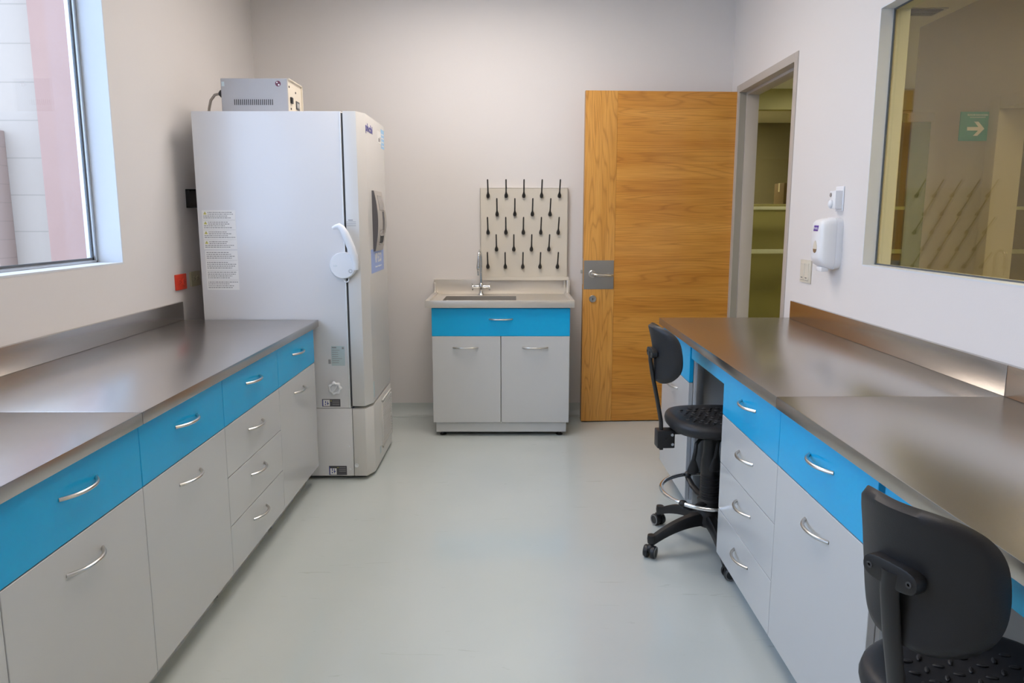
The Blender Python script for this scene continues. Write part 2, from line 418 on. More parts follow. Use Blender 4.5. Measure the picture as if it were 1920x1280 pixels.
# left window: white lining, aluminium frame, pane
b = MB(); t = 0.008; gx = XL - 0.122
b.box(XL - 0.148, XL + 0.001, WLy1 - t, WLy1, WLz0 + t, WLz1 - t); b.box(XL - 0.148, XL + 0.001, WLy0, WLy0 + t, WLz0 + t, WLz1 - t)
b.box(XL - 0.148, XL + 0.001, WLy0, WLy1, WLz0, WLz0 + t); b.box(XL - 0.148, XL + 0.001, WLy0, WLy1, WLz1 - t, WLz1)
wobj = struct(b, 'window_1', M['reveal'], label='daylight window in the left wall')
b = MB()
for (ya, yb_) in ((WLy1 - t - 0.018, WLy1 - t), (WLy0 + t, WLy0 + t + 0.028)):
    b.box(gx - 0.03, gx + 0.012, ya, yb_, WLz0 + t, WLz1 - t, M['alu'], 0.004)
for (za, zb) in ((WLz0 + t, WLz0 + t + 0.012), (WLz1 - t - 0.028, WLz1 - t)):
    b.box(gx - 0.03, gx + 0.012, WLy0 + t, WLy1 - t, za, zb, M['alu'], 0.004)
b.box(gx - 0.008, gx + 0.002, WLy1 - t - 0.026, WLy1 - t - 0.018, WLz0 + t, WLz1 - t, M['gasket'])
b.box(gx - 0.008, gx + 0.002, WLy0 + t, WLy1 - t, WLz0 + t + 0.012, WLz0 + t + 0.022, M['gasket'])
b.build('window_frame', None, wobj)
MB().box(gx - 0.006, gx, WLy0 + t + 0.02, WLy1 - t - 0.03, WLz0 + t + 0.02, WLz1 - t - 0.02).build('window_pane', M['glass_clear'], wobj)

# right window: lining and tinted pane
b = MB(); t = 0.006
b.box(XR - 0.001, XR + TW + 0.001, WRy1 - t, WRy1, WRz0 + t, WRz1 - t); b.box(XR - 0.001, XR + TW + 0.001, WRy0, WRy0 + t, WRz0 + t, WRz1 - t)
b.box(XR - 0.001, XR + TW + 0.001, WRy0, WRy1, WRz0, WRz0 + t); b.box(XR - 0.001, XR + TW + 0.001, WRy0, WRy1, WRz1 - t, WRz1)
wobj = struct(b, 'window_2', M['reveal'], label='olive tinted interior window in the right wall')
b = MB(); g2 = XR + 0.062
b.box(g2 - 0.004, g2 + 0.004, WRy0 + t, WRy1 - t, WRz0 + t, WRz1 - t); b.build('window_pane', M['glass_tint'], wobj)
b = MB()
b.box(g2 - 0.010, g2 - 0.004, WRy1 - t - 0.006, WRy1 - t, WRz0 + t, WRz1 - t); b.box(g2 - 0.010, g2 - 0.004, WRy0 + t, WRy1 - t, WRz0 + t, WRz0 + t + 0.006)
b.box(g2 - 0.010, g2 - 0.004, WRy0 + t, WRy1 - t, WRz1 - t - 0.006, WRz1 - t)
b.build('window_gasket', M['gasket'], wobj)

# door frame
fx0, fx1 = XR - 0.006, XR + TW + 0.006; fw = 0.048
b = MB()
b.box(fx0, fx1, Dy1 - fw, Dy1, 0, Dz, M['frame'], 0.002)
b.box(fx0, fx1, Dy0, Dy0 + fw, 0, Dz, M['frame'], 0.002)
b.box(fx0, fx1, Dy0 + fw, Dy1 - fw, Dz - fw, Dz, M['frame'], 0.002)
st = 0.018
b.box(XR + 0.045, fx1, Dy1 - fw - st, Dy1 - fw, 0, Dz - fw, M['frame'], 0.002)
b.box(XR + 0.045, fx1, Dy0 + fw, Dy0 + fw + st, 0, Dz - fw, M['frame'], 0.002)
b.box(XR + 0.045, fx1, Dy0 + fw + st, Dy1 - fw - st, Dz - fw - st, Dz - fw, M['frame'], 0.002)
b.box(XR + 0.002, XR + 0.044, Dy1 - fw - 0.002, Dy1 - fw, 0, Dz - fw, M['frame_dark'])  # darker tone along the hinge-side rebate
fr = struct(b, 'trim_1', label='taupe painted door frame in the right wall')
MB().box(XR + 0.006, XR + 0.040, Dy0 + fw, Dy0 + fw + 0.002, 0.98, 1.12).build('strike_plate', M['hinge'], fr)

# ------------------------------------------------------------------ outside the left window
struct(MB().box(-14, XL - 0.15, -6, 14, -0.5, -0.3, M['paving']), 'ground', label='pale paving outside the window')
struct(MB().box(-13, -2.6, 8.0, 8.35, -0.3, 6.5, M['cladding']), 'wall_outside', label='pale panel clad wall of the building outside the window')
struct(MB().box(-5.06, -3.3, 7.75, 8.0, -0.3, 6.5, M['pink'], 0.01), 'column_outside', label='pink rendered pillar outside the window')
struct(MB().box(-13.0, -5.60, 7.72, 8.0, -0.3, 2.40, M['pinkblock'], 0.01), 'plinth_outside', label='low pink block wall outside the window')

# ------------------------------------------------------------------ corridor beyond the right wall
HX = 2.5
struct(MB().box(XR + 0.06, 6.2, -1.0, 9.0, -0.12, -0.0005, M['hall_olive']), 'floor_corridor', label='corridor floor beyond the doorway')
struct(MB().box(XR + TW, 6.2, -1.0, 9.0, 2.6, 2.7, M['ceiling']), 'ceiling_corridor', label='corridor ceiling seen through the tinted window')
b = MB()
b.box(HX, HX + 0.12, 3.80, 4.54, 0, 2.6); b.box(HX, HX + 0.12, 2.70, 3.80, 2.06, 2.6); b.box(HX, HX + 0.12, -1.0, 2.70, 0, 2.6)
struct(b, 'wall_corridor', M['hall_wall'], label='grey brown corridor wall behind the tinted window')
struct(MB().box(XR + TW, 6.2, -1.15, -1.0, 0, 2.6, M['hall_wall']), 'wall_corridor_near')
struct(MB().box(6.1, 6.2, -1.0, 9.0, 0, 2.6, M['hall_wall']), 'wall_corridor_right')
struct(MB().box(XR, XR + TW, YB, 9.0, 0, 2.6, M['hall_wall']), 'wall_corridor_left')
b = MB()
b.box(XR + TW, 6.1, 6.60, 6.70, 2.42, 2.6, M['hall_olive'])
struct(b, 'wall_corridor_far', label='pale olive band above the glazed partition')
b = MB()
for yy in (3.80, 2.70 - 0.0):
    pass
b.box(HX - 0.012, HX + 0.132, 3.72, 3.80, 0, 2.06, M['hall_wall'], 0.004); b.box(HX - 0.012, HX + 0.132, 2.70, 2.78, 0, 2.06, M['hall_wall'], 0.004)
b.box(HX - 0.012, HX + 0.132, 2.78, 3.72, 2.0, 2.06, M['hall_wall'], 0.004)
struct(b, 'trim_2', label='pale door surround in the corridor wall')
# glazed partition at the end of the corridor
gp = empty('glazed_partition', (3.9, 6.62, 0)); off = (3.9, 6.62, 0)
tag(gp, 'olive tinted glazed partition with two pale rails beyond the doorway', 'glass partition')
MB(off).box(XR + TW + 0.01, 6.09, 6.635, 6.645, 0.02, 2.42).build('glass_panel', M['glass_hall'], gp)
for (za, zb) in ((1.523, 1.553), (1.118, 1.158)):
    MB(off).box(XR + TW + 0.01, 6.09, 6.615, 6.665, za, zb, None, 0.004).build('rail', M['hall_green'], gp)
b = MB(off)
for xx in (XR + TW + 0.03, 3.15, 4.6, 6.06): b.box(xx - 0.025, xx + 0.025, 6.61, 6.67, 0, 2.42, None, 0.003)
b.build('mullion', M['hall_green'], gp)
struct(MB().box(XR + TW, 6.1, 8.9, 9.0, 0, 2.6, M['hall_dark']), 'wall_lab_beyond', label='dark olive wall of the room behind the glazed partition')
# things in the corridor
t = empty('storage_box', (2.72, 6.95, 0)); tag(t, 'brown box on a shelf behind the glazed partition, right of the doorway view', 'box')
MB((2.72, 6.95, 0)).box(2.60, 2.90, 6.85, 7.10, 1.58, 1.78, None, 0.004).build('carton', M['brownbox'], t)
MB((2.72, 6.95, 0)).box(2.598, 2.902, 6.96, 6.99, 1.70, 1.782).build('tape', M['beige_metal'], t)
sh = empty('wall_shelf', (2.75, 7.0, 0)); tag(sh, 'olive shelf unit holding the brown box behind the glazed partition', 'shelf')
MB((2.75, 7.0, 0)).box(2.20, 3.10, 6.80, 7.15, 1.53, 1.58, None, 0.003).build('shelf_board', M['hall_green'], sh)
MB((2.75, 7.0, 0)).box(2.20, 3.10, 6.82, 7.15, 0.0, 1.53, None, 0.003).build('cabinet_body', M['hall_green'], sh)
# blade sign
sg = empty('evacuation_sign', (2.5, 3.80, 1.92)); off = (2.5, 3.80, 1.92)
tag(sg, 'green evacuation sign with white right arrow on the corridor wall', 'sign')
sx0, sx1, sz0, sz1 = 2.341, 2.498, 1.846, 1.994
MB(off).box(sx0, sx1, 3.795, 3.801, sz0, sz1, None, 0.001).build('sign_panel', M['green'], sg)
cx, cz = 2.428, 1.908
ar = [(-0.048, -0.009), (0.010, -0.009), (-0.014, -0.036), (0.008, -0.036), (0.042, 0.0), (0.008, 0.036), (-0.014, 0.036), (0.010, 0.009), (-0.048, 0.009)]
MB(off).prism([(cx + a, 3.7940, cz + c) for a, c in ar], (0, 0.0012, 0)).build('arrow', M['printwhite'], sg)
text('lettering', 'RUTA DE EVACUACION', M['printwhite'], (sx0 + 0.036, 3.795, 1.9735), (1, 0, 0), (0, 0, 1), width=0.105, height=0.008, parent=sg, off=off)
text('lettering', 'EVACUATION ROUTE', M['printwhite'], (sx0 + 0.050, 3.795, 1.9635), (1, 0, 0), (0, 0, 1), width=0.08, height=0.005, parent=sg, off=off)
MB(off).box(2.494, 2.5, 3.785, 3.812, sz0, sz1).build('wall_bracket', M['alu'], sg)
# glass door leaf with patch fitting
gd = empty('glass_door', (2.36, 4.12, 0)); off = (2.36, 4.12, 0)
tag(gd, 'frameless greenish glass door leaf standing open in the corridor', 'glass door')
MB(off).box(1.90, 2.375, 4.115, 4.125, 0.01, 2.03).build('glass_leaf', M['glass_leaf'], gd)
MB(off).box(2.245, 2.385, 4.105, 4.135, 1.985, 2.035, None, 0.003).build('patch_fitting', M['handle_grey'], gd)
MB(off).box(1.90, 2.385, 4.10, 4.14, 0.0, 0.06, None, 0.003).build('bottom_rail', M['handle_grey'], gd)
# ceiling vent and lamps
cv = empty('ceiling_vent', (2.31, 4.2, 2.6)); tag(cv, 'slim grey air vent in the corridor ceiling', 'vent'); off = (2.31, 4.2, 2.6)
b = MB(off); b.box(2.13, 2.42, 4.12, 4.27, 2.594, 2.6); b.build('vent_frame', M['alu'], cv)
b = MB(off)
for k in range(5): b.box(2.15, 2.40, 4.135 + k * 0.025, 4.15 + k * 0.025, 2.590, 2.595)
b.build('slat', M['handle_dark'], cv)

def panel_light(x, y, z, sx, sy, strength, col, lab, grp):
    e = empty('ceiling_light', (x, y, z)); tag(e, lab, 'ceiling light', grp)
    b = MB((x, y, z)); f = 0.03
    for (a0, a1, b0, b1) in ((x - sx, x + sx, y - sy, y - sy + f), (x - sx, x + sx, y + sy - f, y + sy), (x - sx, x - sx + f, y - sy + f, y + sy - f), (x + sx - f, x + sx, y - sy + f, y + sy - f)):
        b.box(a0, a1, b0, b1, z - 0.02, z, None)
    b.build('frame', M['ceiling'], e)
    MB((x, y, z)).box(x - sx + f, x + sx - f, y - sy + f, y + sy - f, z - 0.012, z - 0.002).build('diffuser', emis('panel_glow', col, strength), e)
WARM = (1.0, 0.90, 0.82)
for (x, y, st_, lab) in ((-0.2, 0.7, 0.66, 'white ceiling light panel near the viewer'), (-0.2, 3.72, 1.06, 'white ceiling light panel in front of the sink')):
    panel_light(x, y, ZC, 0.6, 0.6, ROOM_LIGHT * st_, WARM, lab, 'ceiling light panels of the laboratory')
panel_light(2.75, 5.85, 2.6, 0.22, 0.2, HALL_LIGHT, (1.0, 0.93, 0.78), 'small added fill light, unseen, before the glazed partition', 'ceiling light panels of the corridor')  # added out of view to brighten the shelf unit behind the glass
panel_light(2.05, 1.3, 2.6, 0.25, 0.6, HALL_LIGHT, (1.0, 0.93, 0.78), 'ceiling light panel in the corridor', 'ceiling light panels of the corridor')
panel_light(2.2, 7.9, 2.6, 0.3, 0.6, HALL_LIGHT, (1.0, 0.93, 0.78), 'added fill light, unseen, behind the glazed partition', 'ceiling light panels of the corridor')  # extra hidden lamp, added to lift the dark room past the partition
panel_light(5.2, 2.2, 2.6, 0.3, 0.6, HALL_LIGHT, (1.0, 0.93, 0.78), 'ceiling light panel of the room across the corridor', 'ceiling light panels of the corridor')

# ------------------------------------------------------------------ bow handle
def bow(mb, cx, y, cz, L=0.150, out=0.030, r=0.0052):
    """bow handle along x on a front at y, bulging to -y"""
    pts = []
    for k in range(17):
        u = -1 + 2 * k / 16
        pts.append((cx + u * L / 2, y + 0.001 - out * (1 - abs(u) ** 2.4), cz))
    mb.tube(pts, r, None, 10)
    return mb

# ------------------------------------------------------------------ cabinets (local: x along the front, front faces -y)
BZ0, BZ1 = 0.683, 0.866
def cabinet(kind, width, depth, place, rz, label, group, name='base_cabinet'):
    root = empty(name, place, rz); tag(root, label, 'cabinet', group)
    g = 0.0015; th = 0.019
    b = MB()
    b.box(0.002, width - 0.002, th + 0.002, depth, 0.105, 0.8675)
    b.build('body', M['carcass'], root)
    MB().box(0.02, width - 0.02, 0.075, depth - 0.02, 0.0, 0.105).build('plinth', M['carcass'], root)
    def front(nm, x0, x1, z0, z1, m, hz, em=None):
        o = MB().box(x0 + g, x1 - g, 0, th, z0 + g, z1 - g, m, 0.0012, 1).build(nm, None, root)
        bow(MB(), (x0 + x1) / 2, 0, hz).build('handle', M['nickel'], o)
        return o
    front('drawer', 0, width, BZ0, BZ1, M['blue'], 0.795)['label'] = 'bright blue drawer front'
    if kind == 'door':
        front('door', 0, width, 0.105, BZ0, M['white'], 0.605)
    else:
        for z0, z1, hz in ((0.487, BZ0, 0.605), (0.295, 0.487, 0.415), (0.105, 0.295, 0.225)):
            front('drawer', 0, width, z0, z1, M['white'], hz)
    return root

FL, FR = -1.058, 0.830
GL = 'base cabinets under the left worktop'; GR = 'base cabinets under the right worktop'
lb = [0.765, 1.353, 1.925, 2.506, 3.114, 3.700]
DL = FL - XL - 0.002
cabinet('door', lb[1] - lb[0], DL, (FL, lb[0], 0), PI / 2, 'blue and white base cabinet under the left worktop, beside the viewer', GL)
cabinet('door', lb[2] - lb[1], DL, (FL, lb[1], 0), PI / 2, 'blue drawer over white door cabinet at lower left corner of the photo', GL)
cabinet('door', lb[3] - lb[2], DL, (FL, lb[2], 0), PI / 2, 'blue drawer over white door cabinet left of the stack of three white drawers', GL)
cabinet('drawers', lb[4] - lb[3], DL, (FL, lb[3], 0), PI / 2, 'cabinet with three white drawers below a blue drawer on the left', GL)
cabinet('door', lb[5] - lb[4], DL, (FL, lb[4], 0), PI / 2, 'blue drawer over white door cabinet on the left, against the white freezer', GL)
DR = XR - FR - 0.002
rb = [1.520, 2.108, 2.692, 3.222, 3.805]
c = cabinet('door', rb[1] - rb[0], DR, (FR, rb[1], 0), -PI / 2, 'blue drawer over white door cabinet on the right, behind the nearest stool', GR)
# metal edge profile seen beside the kneehole
MB().box(rb[1] - rb[0] - 0.002, rb[1] - rb[0] + 0.022, 0.03, 0.065, 0.02, 0.866, None, 0.002).build('edge_profile', M['alu'], c)
cabinet('drawers', rb[2] - rb[1], DR, (FR, rb[2], 0), -PI / 2, 'cabinet with three white drawers below a blue drawer on the right', GR)
c = cabinet('door', rb[4] - rb[3], DR, (FR, rb[4], 0), -PI / 2, 'blue drawer over white door cabinet on the right, nearest to the oak door', GR)
MB().box(rb[4] - rb[3] - 0.002, rb[4] - rb[3] + 0.020, 0.03, 0.062, 0.02, 0.866, None, 0.002).build('edge_profile', M['alu'], c)
# blue apron rails over the kneeholes, grey modesty panels behind
for (ya, yb_, lab) in ((rb[2] + 0.001, rb[3] - 0.024, 'blue apron rail above the knee space of the far stool'), (0.62, rb[0] - 0.024, 'blue apron rail above the knee space of the near stool')):
    o = MB((FR + 0.01, (ya + yb_) / 2, 0.83)).box(FR + 0.002, FR + 0.020, ya, yb_, 0.803, 0.867, M['blue'], 0.001, 1).build('apron_rail')
    o.location = (FR + 0.01, (ya + yb_) / 2, 0.83); tag(o, lab, 'rail', 'blue apron rails under the right worktop')
    o = MB((XR - 0.05, (ya + yb_) / 2, 0.4)).box(XR - 0.03, XR - 0.012, ya, yb_, 0.10, 0.867, M['carcass'], 0.001, 1).build('modesty_panel')
    o.location = (XR - 0.05, (ya + yb_) / 2, 0.4); tag(o, lab.replace('blue apron rail above', 'grey back panel inside'), 'panel', 'grey back panels in the knee spaces')

# ------------------------------------------------------------------ steel worktops
def worktop(name, x_front, x_wall, y0, y1, ys1, lab, label_grp):
    sgn = 1 if x_wall > x_front else -1
    loc = ((x_front + x_wall) / 2, (y0 + y1) / 2, 0.87)
    root = empty(name, loc); tag(root, lab, 'worktop', label_grp)
    b = MB(loc)
    xa, xb = sorted((x_front, x_wall))
    b.box(xa, xb, y0, y1, 0.868, 0.905, None, 0.003, 2)
    b.build('top', M['steel_bench'], root)
    xa, xb = sorted((x_wall - sgn * 0.018, x_wall))
    MB(loc).box(xa, xb, y0, ys1, 0.9052, 1.003, None, 0.002, 2).build('backsplash', M['steel_bench'], root)
    return root
LW, RW = XL + 0.001, XR - 0.001
worktop('steel_worktop', -1.043, LW, 0.74, 1.9265, 1.9265, 'near length of brushed steel worktop on the left, below the window', 'left steel worktops')
worktop('steel_worktop', -1.043, LW, 1.9285, 3.757, 3.757, 'far length of brushed steel worktop on the left, reaching the freezer', 'left steel worktops')
worktop('steel_worktop', 0.811, RW, 0.60, 2.1025, 2.1025, 'near length of brushed steel worktop on the right, above the nearest stool', 'right steel worktops')
worktop('steel_worktop', 0.811, RW, 2.1045, 3.843, 3.80, 'far length of brushed steel worktop on the right, reaching the doorway', 'right steel worktops')

# ------------------------------------------------------------------ sink unit
S0 = (-0.526, 4.545, 0); SWd = 0.906; SD = YB - 4.545 - 0.006
root = empty('sink_cabinet', S0); tag(root, 'blue and white two door cabinet standing under the steel sink', 'cabinet')
th = 0.019; g = 0.0015
MB().box(0.004, SWd - 0.004, th + 0.002, SD, 0.098, 0.69).build('body', M['carcass'], root)
b = MB(); b.box(0.004, SWd - 0.004, th + 0.002, 0.035, 0.69, 0.872); b.box(0.004, 0.02, 0.035, SD, 0.69, 0.872); b.box(SWd - 0.02, SWd - 0.004, 0.035, SD, 0.69, 0.872)
b.build('upper_frame', M['carcass'], root)
MB().box(0.018, SWd - 0.018, 0.016, SD - 0.02, 0.030, 0.097, None, 0.002, 1).build('plinth', M['white'], root)
for fx in (0.06, SWd - 0.06):
    for fy in (0.06, SD - 0.08):
        MB().lathe([(0.0, 0), (0.022, 0), (0.024, 0.006), (0.014, 0.012), (0.012, 0.031)], (fx, fy, 0), (0, 0, 1), None, 16).build('foot', M['black'], root)
o = MB().box(g, SWd - g, 0, th, 0.683, 0.866, M['blue'], 0.0012, 1).build('drawer', None, root); o['label'] = 'bright blue drawer front'
bow(MB(), SWd / 2, 0, 0.795).build('handle', M['nickel'], o)
for (x0, x1, hx) in ((0.0, SWd / 2, 0.222), (SWd / 2, SWd, 0.678)):
    o = MB().box(x0 + g * 1.6, x1 - g * 1.6, 0, th, 0.100, 0.681, M['white'], 0.0012, 1).build('door', None, root)
    bow(MB(), hx, 0, 0.607, 0.165).build('handle', M['nickel'], o)

# sink top with basin and splash
T0 = (-0.08, 4.8, 0.88); root = empty('steel_sink', T0); tag(root, 'stainless steel sink top with basin at left and draining area at right', 'sink')
x0, x1, y0, y1 = -0.561, 0.404, 4.520, YB - 0.004
bx0, bx1, by0, by1 = -0.462, 0.030, 4.600, 4.905
b = MB(T0); zt = 0.906; zb = 0.874; wt = 0.003
b.box(x0, bx0, y0, y1, zb, zt); b.box(bx1, x1, y0, y1, zb, zt); b.box(bx0, bx1, y0, by0, zb, zt); b.box(bx0, bx1, by1, y1, zb, zt)
b.build('deck', M['steel_sink'], root)
b = MB(T0)
b.box(x0 - 0.002, x1 + 0.002, y0 - 0.004, y0 + 0.022, zb - 0.002, 0.920, None, 0.004)
b.box(x0 - 0.002, x0 + 0.026, y0 + 0.018, y1 - 0.02, zb - 0.002, 0.920, None, 0.004)
b.box(x1 - 0.026, x1 + 0.002, y0 + 0.018, y1 - 0.02, zb - 0.002, 0.920, None, 0.004)
b.build('raised_rim', M['steel_sink'], root)
b = MB(T0); bz = 0.78; e_ = 0.0006
b.box(bx0 + e_, bx0 + wt, by0 + e_, by1 - e_, bz, zt + 0.0006); b.box(bx1 - wt, bx1 - e_, by0 + e_, by1 - e_, bz, zt + 0.0006)
b.box(bx0 + wt, bx1 - wt, by0 + e_, by0 + wt, bz, zt + 0.0006); b.box(bx0 + wt, bx1 - wt, by1 - wt, by1 - e_, bz, zt + 0.0006)
b.box(bx0 - wt, bx1 + wt, by0 - wt, by1 + wt, bz - wt, bz)
b.lathe([(0.0, 0.0), (0.03, 0.0), (0.043, 0.003), (0.045, 0.0)], ((bx0 + bx1) / 2, (by0 + by1) / 2, bz + 0.0005), (0, 0, 1), None, 24)
b.build('basin', M['basin'], root)
b = MB(T0)
b.box(x0 - 0.001, x1 + 0.008, y1 - 0.022, y1, zt, 1.012, None, 0.003)
b.box(x1 - 0.014, x1 + 0.008, y1 - 0.075, y1 - 0.02, zt, 1.012, None, 0.003); b.box(x0 - 0.001, x0 + 0.016, y1 - 0.05, y1 - 0.02, zt, 0.99, None, 0.003)
b.build('backsplash', M['steel_sink'], root)

# faucet
F0 = (-0.219, 4.965, zt); root = empty('lab_faucet', F0); tag(root, 'chrome gooseneck laboratory tap with two side handles behind the basin', 'tap')
MB().lathe([(0.0, 0), (0.024, 0), (0.024, 0.006), (0.016, 0.016), (0.014, 0.03), (0.016, 0.055), (0.017, 0.075), (0.012, 0.09), (0.0, 0.09)], (0, 0, 0), (0, 0, 1), None, 24).build('base', M['chrome'], root)
pts = [(0, 0, 0.085 + 0.19 * k / 5) for k in range(6)]
rr = 0.042
for k in range(1, 13):
    a = PI * k / 12 * 1.02; pts.append((-0.012 * (k / 12), -rr + rr * math.cos(a), 0.275 + rr * math.sin(a)))
pts += [(-0.014, -2 * rr, 0.245), (-0.015, -2 * rr - 0.001, 0.215)]
MB().tube(pts, [0.0095] * len(pts), None, 14).build('spout', M['chrome'], root)
MB().lathe([(0.0115, 0), (0.0125, 0.02), (0.0115, 0.03), (0.008, 0.036), (0.0085, 0.05), (0.006, 0.06), (0.0065, 0.075), (0.0, 0.075)], (-0.015, -2 * rr - 0.001, 0.222), (0, 0, -1), None, 18).build('nozzle', M['chrome'], root)
for sgn in (-1, 1):
    o = MB().tube([(sgn * 0.012, 0, 0.062), (sgn * 0.035, 0, 0.062), (sgn * 0.052, 0, 0.062)], [0.011, 0.0115, 0.009], None, 16).build('valve', M['chrome'], root)
    b = MB(); b.lathe([(0.0, 0), (0.010, 0), (0.012, 0.006), (0.009, 0.016), (0.0, 0.018)], (sgn * 0.050, 0, 0.062), (sgn, 0, 0), None, 16)
    for a in (0.3, 0.3 + PI / 2):
        d = Vector((0, math.cos(a), math.sin(a)))
        b.tube([Vector((sgn * 0.060, 0, 0.062)) - d * 0.026, Vector((sgn * 0.060, 0, 0.062)) - d * 0.012, Vector((sgn * 0.060, 0, 0.062)) + d * 0.012, Vector((sgn * 0.060, 0, 0.062)) + d * 0.026], [0.006, 0.004, 0.004, 0.006], None, 10)
    b.build('cross_handle', M['chrome'], o)

# drying rack with pegs
P0 = (0.08, YB - 0.02, 1.03); root = empty('drying_rack', P0); tag(root, 'steel drying board with rows of black pegs on the wall above the sink', 'drying rack')
px0, px1, pz0, pz1 = -0.225, 0.396, 1.030, 1.656; pf = YB - 0.035
b = MB(P0); b.box(px0, px1, pf, pf + 0.004, pz0, pz1, None, 0.001, 1)
b.box(px0, px0 + 0.003, pf, YB - 0.001, pz0, pz1); b.box(px1 - 0.003, px1, pf, YB - 0.001, pz0, pz1); b.box(px0, px1, pf, YB - 0.001, pz1 - 0.003, pz1)
b.build('board', M['steel_board'], root)
b = MB(P0); b.box(px0 + 0.004, px1 + 0.006, pf - 0.045, YB - 0.023, pz0 - 0.012, pz0 - 0.008, None)
b.box(px0 + 0.004, px1 + 0.006, pf - 0.047, pf - 0.043, pz0 - 0.020, pz0 + 0.004, None)
b.tube([(px1 - 0.02, pf - 0.02, pz0 - 0.014), (px1 - 0.02, pf - 0.02, pz0 - 0.075)], 0.006, None, 10)
b.build('drip_tray', M['steel_board'], root)
rows = [(1.594, (-0.168, -0.041, 0.083, 0.208, 0.333)), (1.466, (-0.105, 0.020, 0.144, 0.268)), (1.338, (-0.170, -0.043, 0.080, 0.204, 0.327)),
        (1.219, (-0.110, 0.013, 0.138, 0.262)), (1.096, (-0.172, -0.048, 0.077, 0.200, 0.324))]
peg0 = None
dz = Vector((0, -math.cos(math.radians(48)), math.sin(math.radians(48))))
for z, xs in rows:
    for x in xs:
        if peg0 is None:
            b = MB(); b.lathe([(0.0, -0.002), (0.0115, 0.0), (0.013, 0.008), (0.0115, 0.020), (0.0065, 0.036), (0.0052, 0.05), (0.0048, 0.15), (0.0035, 0.155), (0, 0.156)], (0, 0, 0), dz, None, 16)
            peg0 = b.build('peg', M['black'], root); p = peg0
        else:
            p = peg0.copy(); COL.objects.link(p); p.parent = root
        p.location = Vector((x, pf - 0.008, z)) - Vector(P0)

# ------------------------------------------------------------------ oak door
hx, hy = 1.572, 5.0 - 0.055; fx_, fy_ = 0.495, 4.885
ang = math.atan2(fy_ - hy, fx_ - hx); L = math.hypot(fx_ - hx, fy_ - hy)
# local: x from hinge (0) to free edge (L) ; turned so the visible face looks to the camera
leaf = empty('door_1', (hx, hy, 0.0), ang + PI)   # local -x runs from hinge to free edge, front faces -y
leaf['kind'] = 'structure'; leaf['label'] = 'open oak veneer door with steel lever handle, standing before the back wall'
dz0, dz1, dt = 0.008, 2.290, 0.042
sw = 0.216
MB().box(-L + sw + 0.0006, 0, 0, dt, dz0, dz1, M['oak_h'], 0.0015, 1).build('door_panel', None, leaf)
MB().box(-L, -L + sw, 0, dt, dz0, dz1, M['oak_v'], 0.0015, 1).build('lock_stile', None, leaf)
MB().box(-L - 0.0015, -L, 0.001, dt - 0.001, dz0, dz1).build('edge_band', M['oak_edge'], leaf)
plate = MB().box(-L + 0.003, -L + 0.212, -0.0025, 0, 0.957, 1.157, None, 0.0008, 1).build('lock_plate', M['steel_plate'], leaf)
b = MB(); b.lathe([(0.0, 0), (0.026, 0), (0.026, 0.006), (0.022, 0.009), (0.0, 0.009)], (-L + 0.062, -0.0025, 1.063), (0, -1, 0), None, 28)
b.build('rose', M['nickel'], plate)
hxp = -L + 0.062
pts = [(hxp, -0.008, 1.063), (hxp, -0.03, 1.063), (hxp + 0.004, -0.042, 1.062), (hxp + 0.014, -0.050, 1.060), (hxp + 0.03, -0.052, 1.058), (hxp + 0.11, -0.052, 1.055), (hxp + 0.124, -0.050, 1.055), (hxp + 0.132, -0.042, 1.055), (hxp + 0.134, -0.028, 1.055), (hxp + 0.134, -0.018, 1.055)]
MB().tube(pts, 0.0095, None, 14).build('lever_handle', M['nickel'], plate)
b = MB(); b.lathe([(0.0, 0), (0.026, 0), (0.026, 0.004), (0.023, 0.008), (0.015, 0.008), (0.014, 0.005), (0.0, 0.005)], (-L + 0.068, 0, 0.889), (0, -1, 0), None, 28)
cyl = b.build('cylinder_lock', M['nickel'], leaf)
MB().box(-L + 0.066, -L + 0.070, -0.0075, -0.005, 0.880, 0.896).build('keyhole', M['gap'], cyl)
b = MB(); b.box(-L - 0.016, -L, 0.012, 0.026, 1.066, 1.090, None, 0.003); b.box(-L - 0.0028, -L - 0.0014, 0.006, 0.034, 0.99, 1.17)
b.build('latch_bolt', M['hinge'], leaf)
for z in (2.02, 1.44, 0.86, 0.28):
    h = MB(); h.tube([(0.010, -0.006, z - 0.055), (0.010, -0.006, z + 0.055)], 0.007, None, 12); h.box(-0.001, 0.004, -0.004, 0.036, z - 0.055, z + 0.055)
    h.box(0.012, 0.016, -0.008, 0.032, z - 0.055, z + 0.055)
    h.build('hinge', M['hinge'], leaf)

# ------------------------------------------------------------------ upright freezer (side faces the camera, front faces +x)
FZ = (-1.25, 4.10, 0); fy0, fy1 = 3.765, 4.46; fxb, fxs, fxd, fxf = -1.662, -0.888, -0.809, -0.776
root = empty('upright_freezer', FZ); tag(root, 'tall white ultra low temperature freezer standing between left worktop and back wall', 'freezer')
ztop = 1.993; zs = 0.410; zbot = 0.022
MB(FZ).box(fxb, fxs, fy0, fy1, zs + 0.002, ztop, M['freezer'], 0.004, 2).build('cabinet_body', None, root)
MB(FZ).box(fxb, fxs + 0.006, fy0 + 0.001, fy1, zbot, zs, M['freezer'], 0.003, 2).build('lower_body', None, root)
MB(FZ).box(fxs, fxs + 0.010, fy0 + 0.010, fy1 - 0.01, zs + 0.01, ztop - 0.008, M['gasket']).build('door_gasket', None, root)
def front_prism(z0, z1, xa, m, bev=0.003):
    pts = [(xa, fy0, z0), (fxd, fy0, z0), (fxf, fy0 + 0.075, z0), (fxf, fy1 - 0.075, z0), (fxd, fy1, z0), (xa, fy1, z0)]
    return MB(FZ).prism(pts, (0, 0, z1 - z0), m, bev)
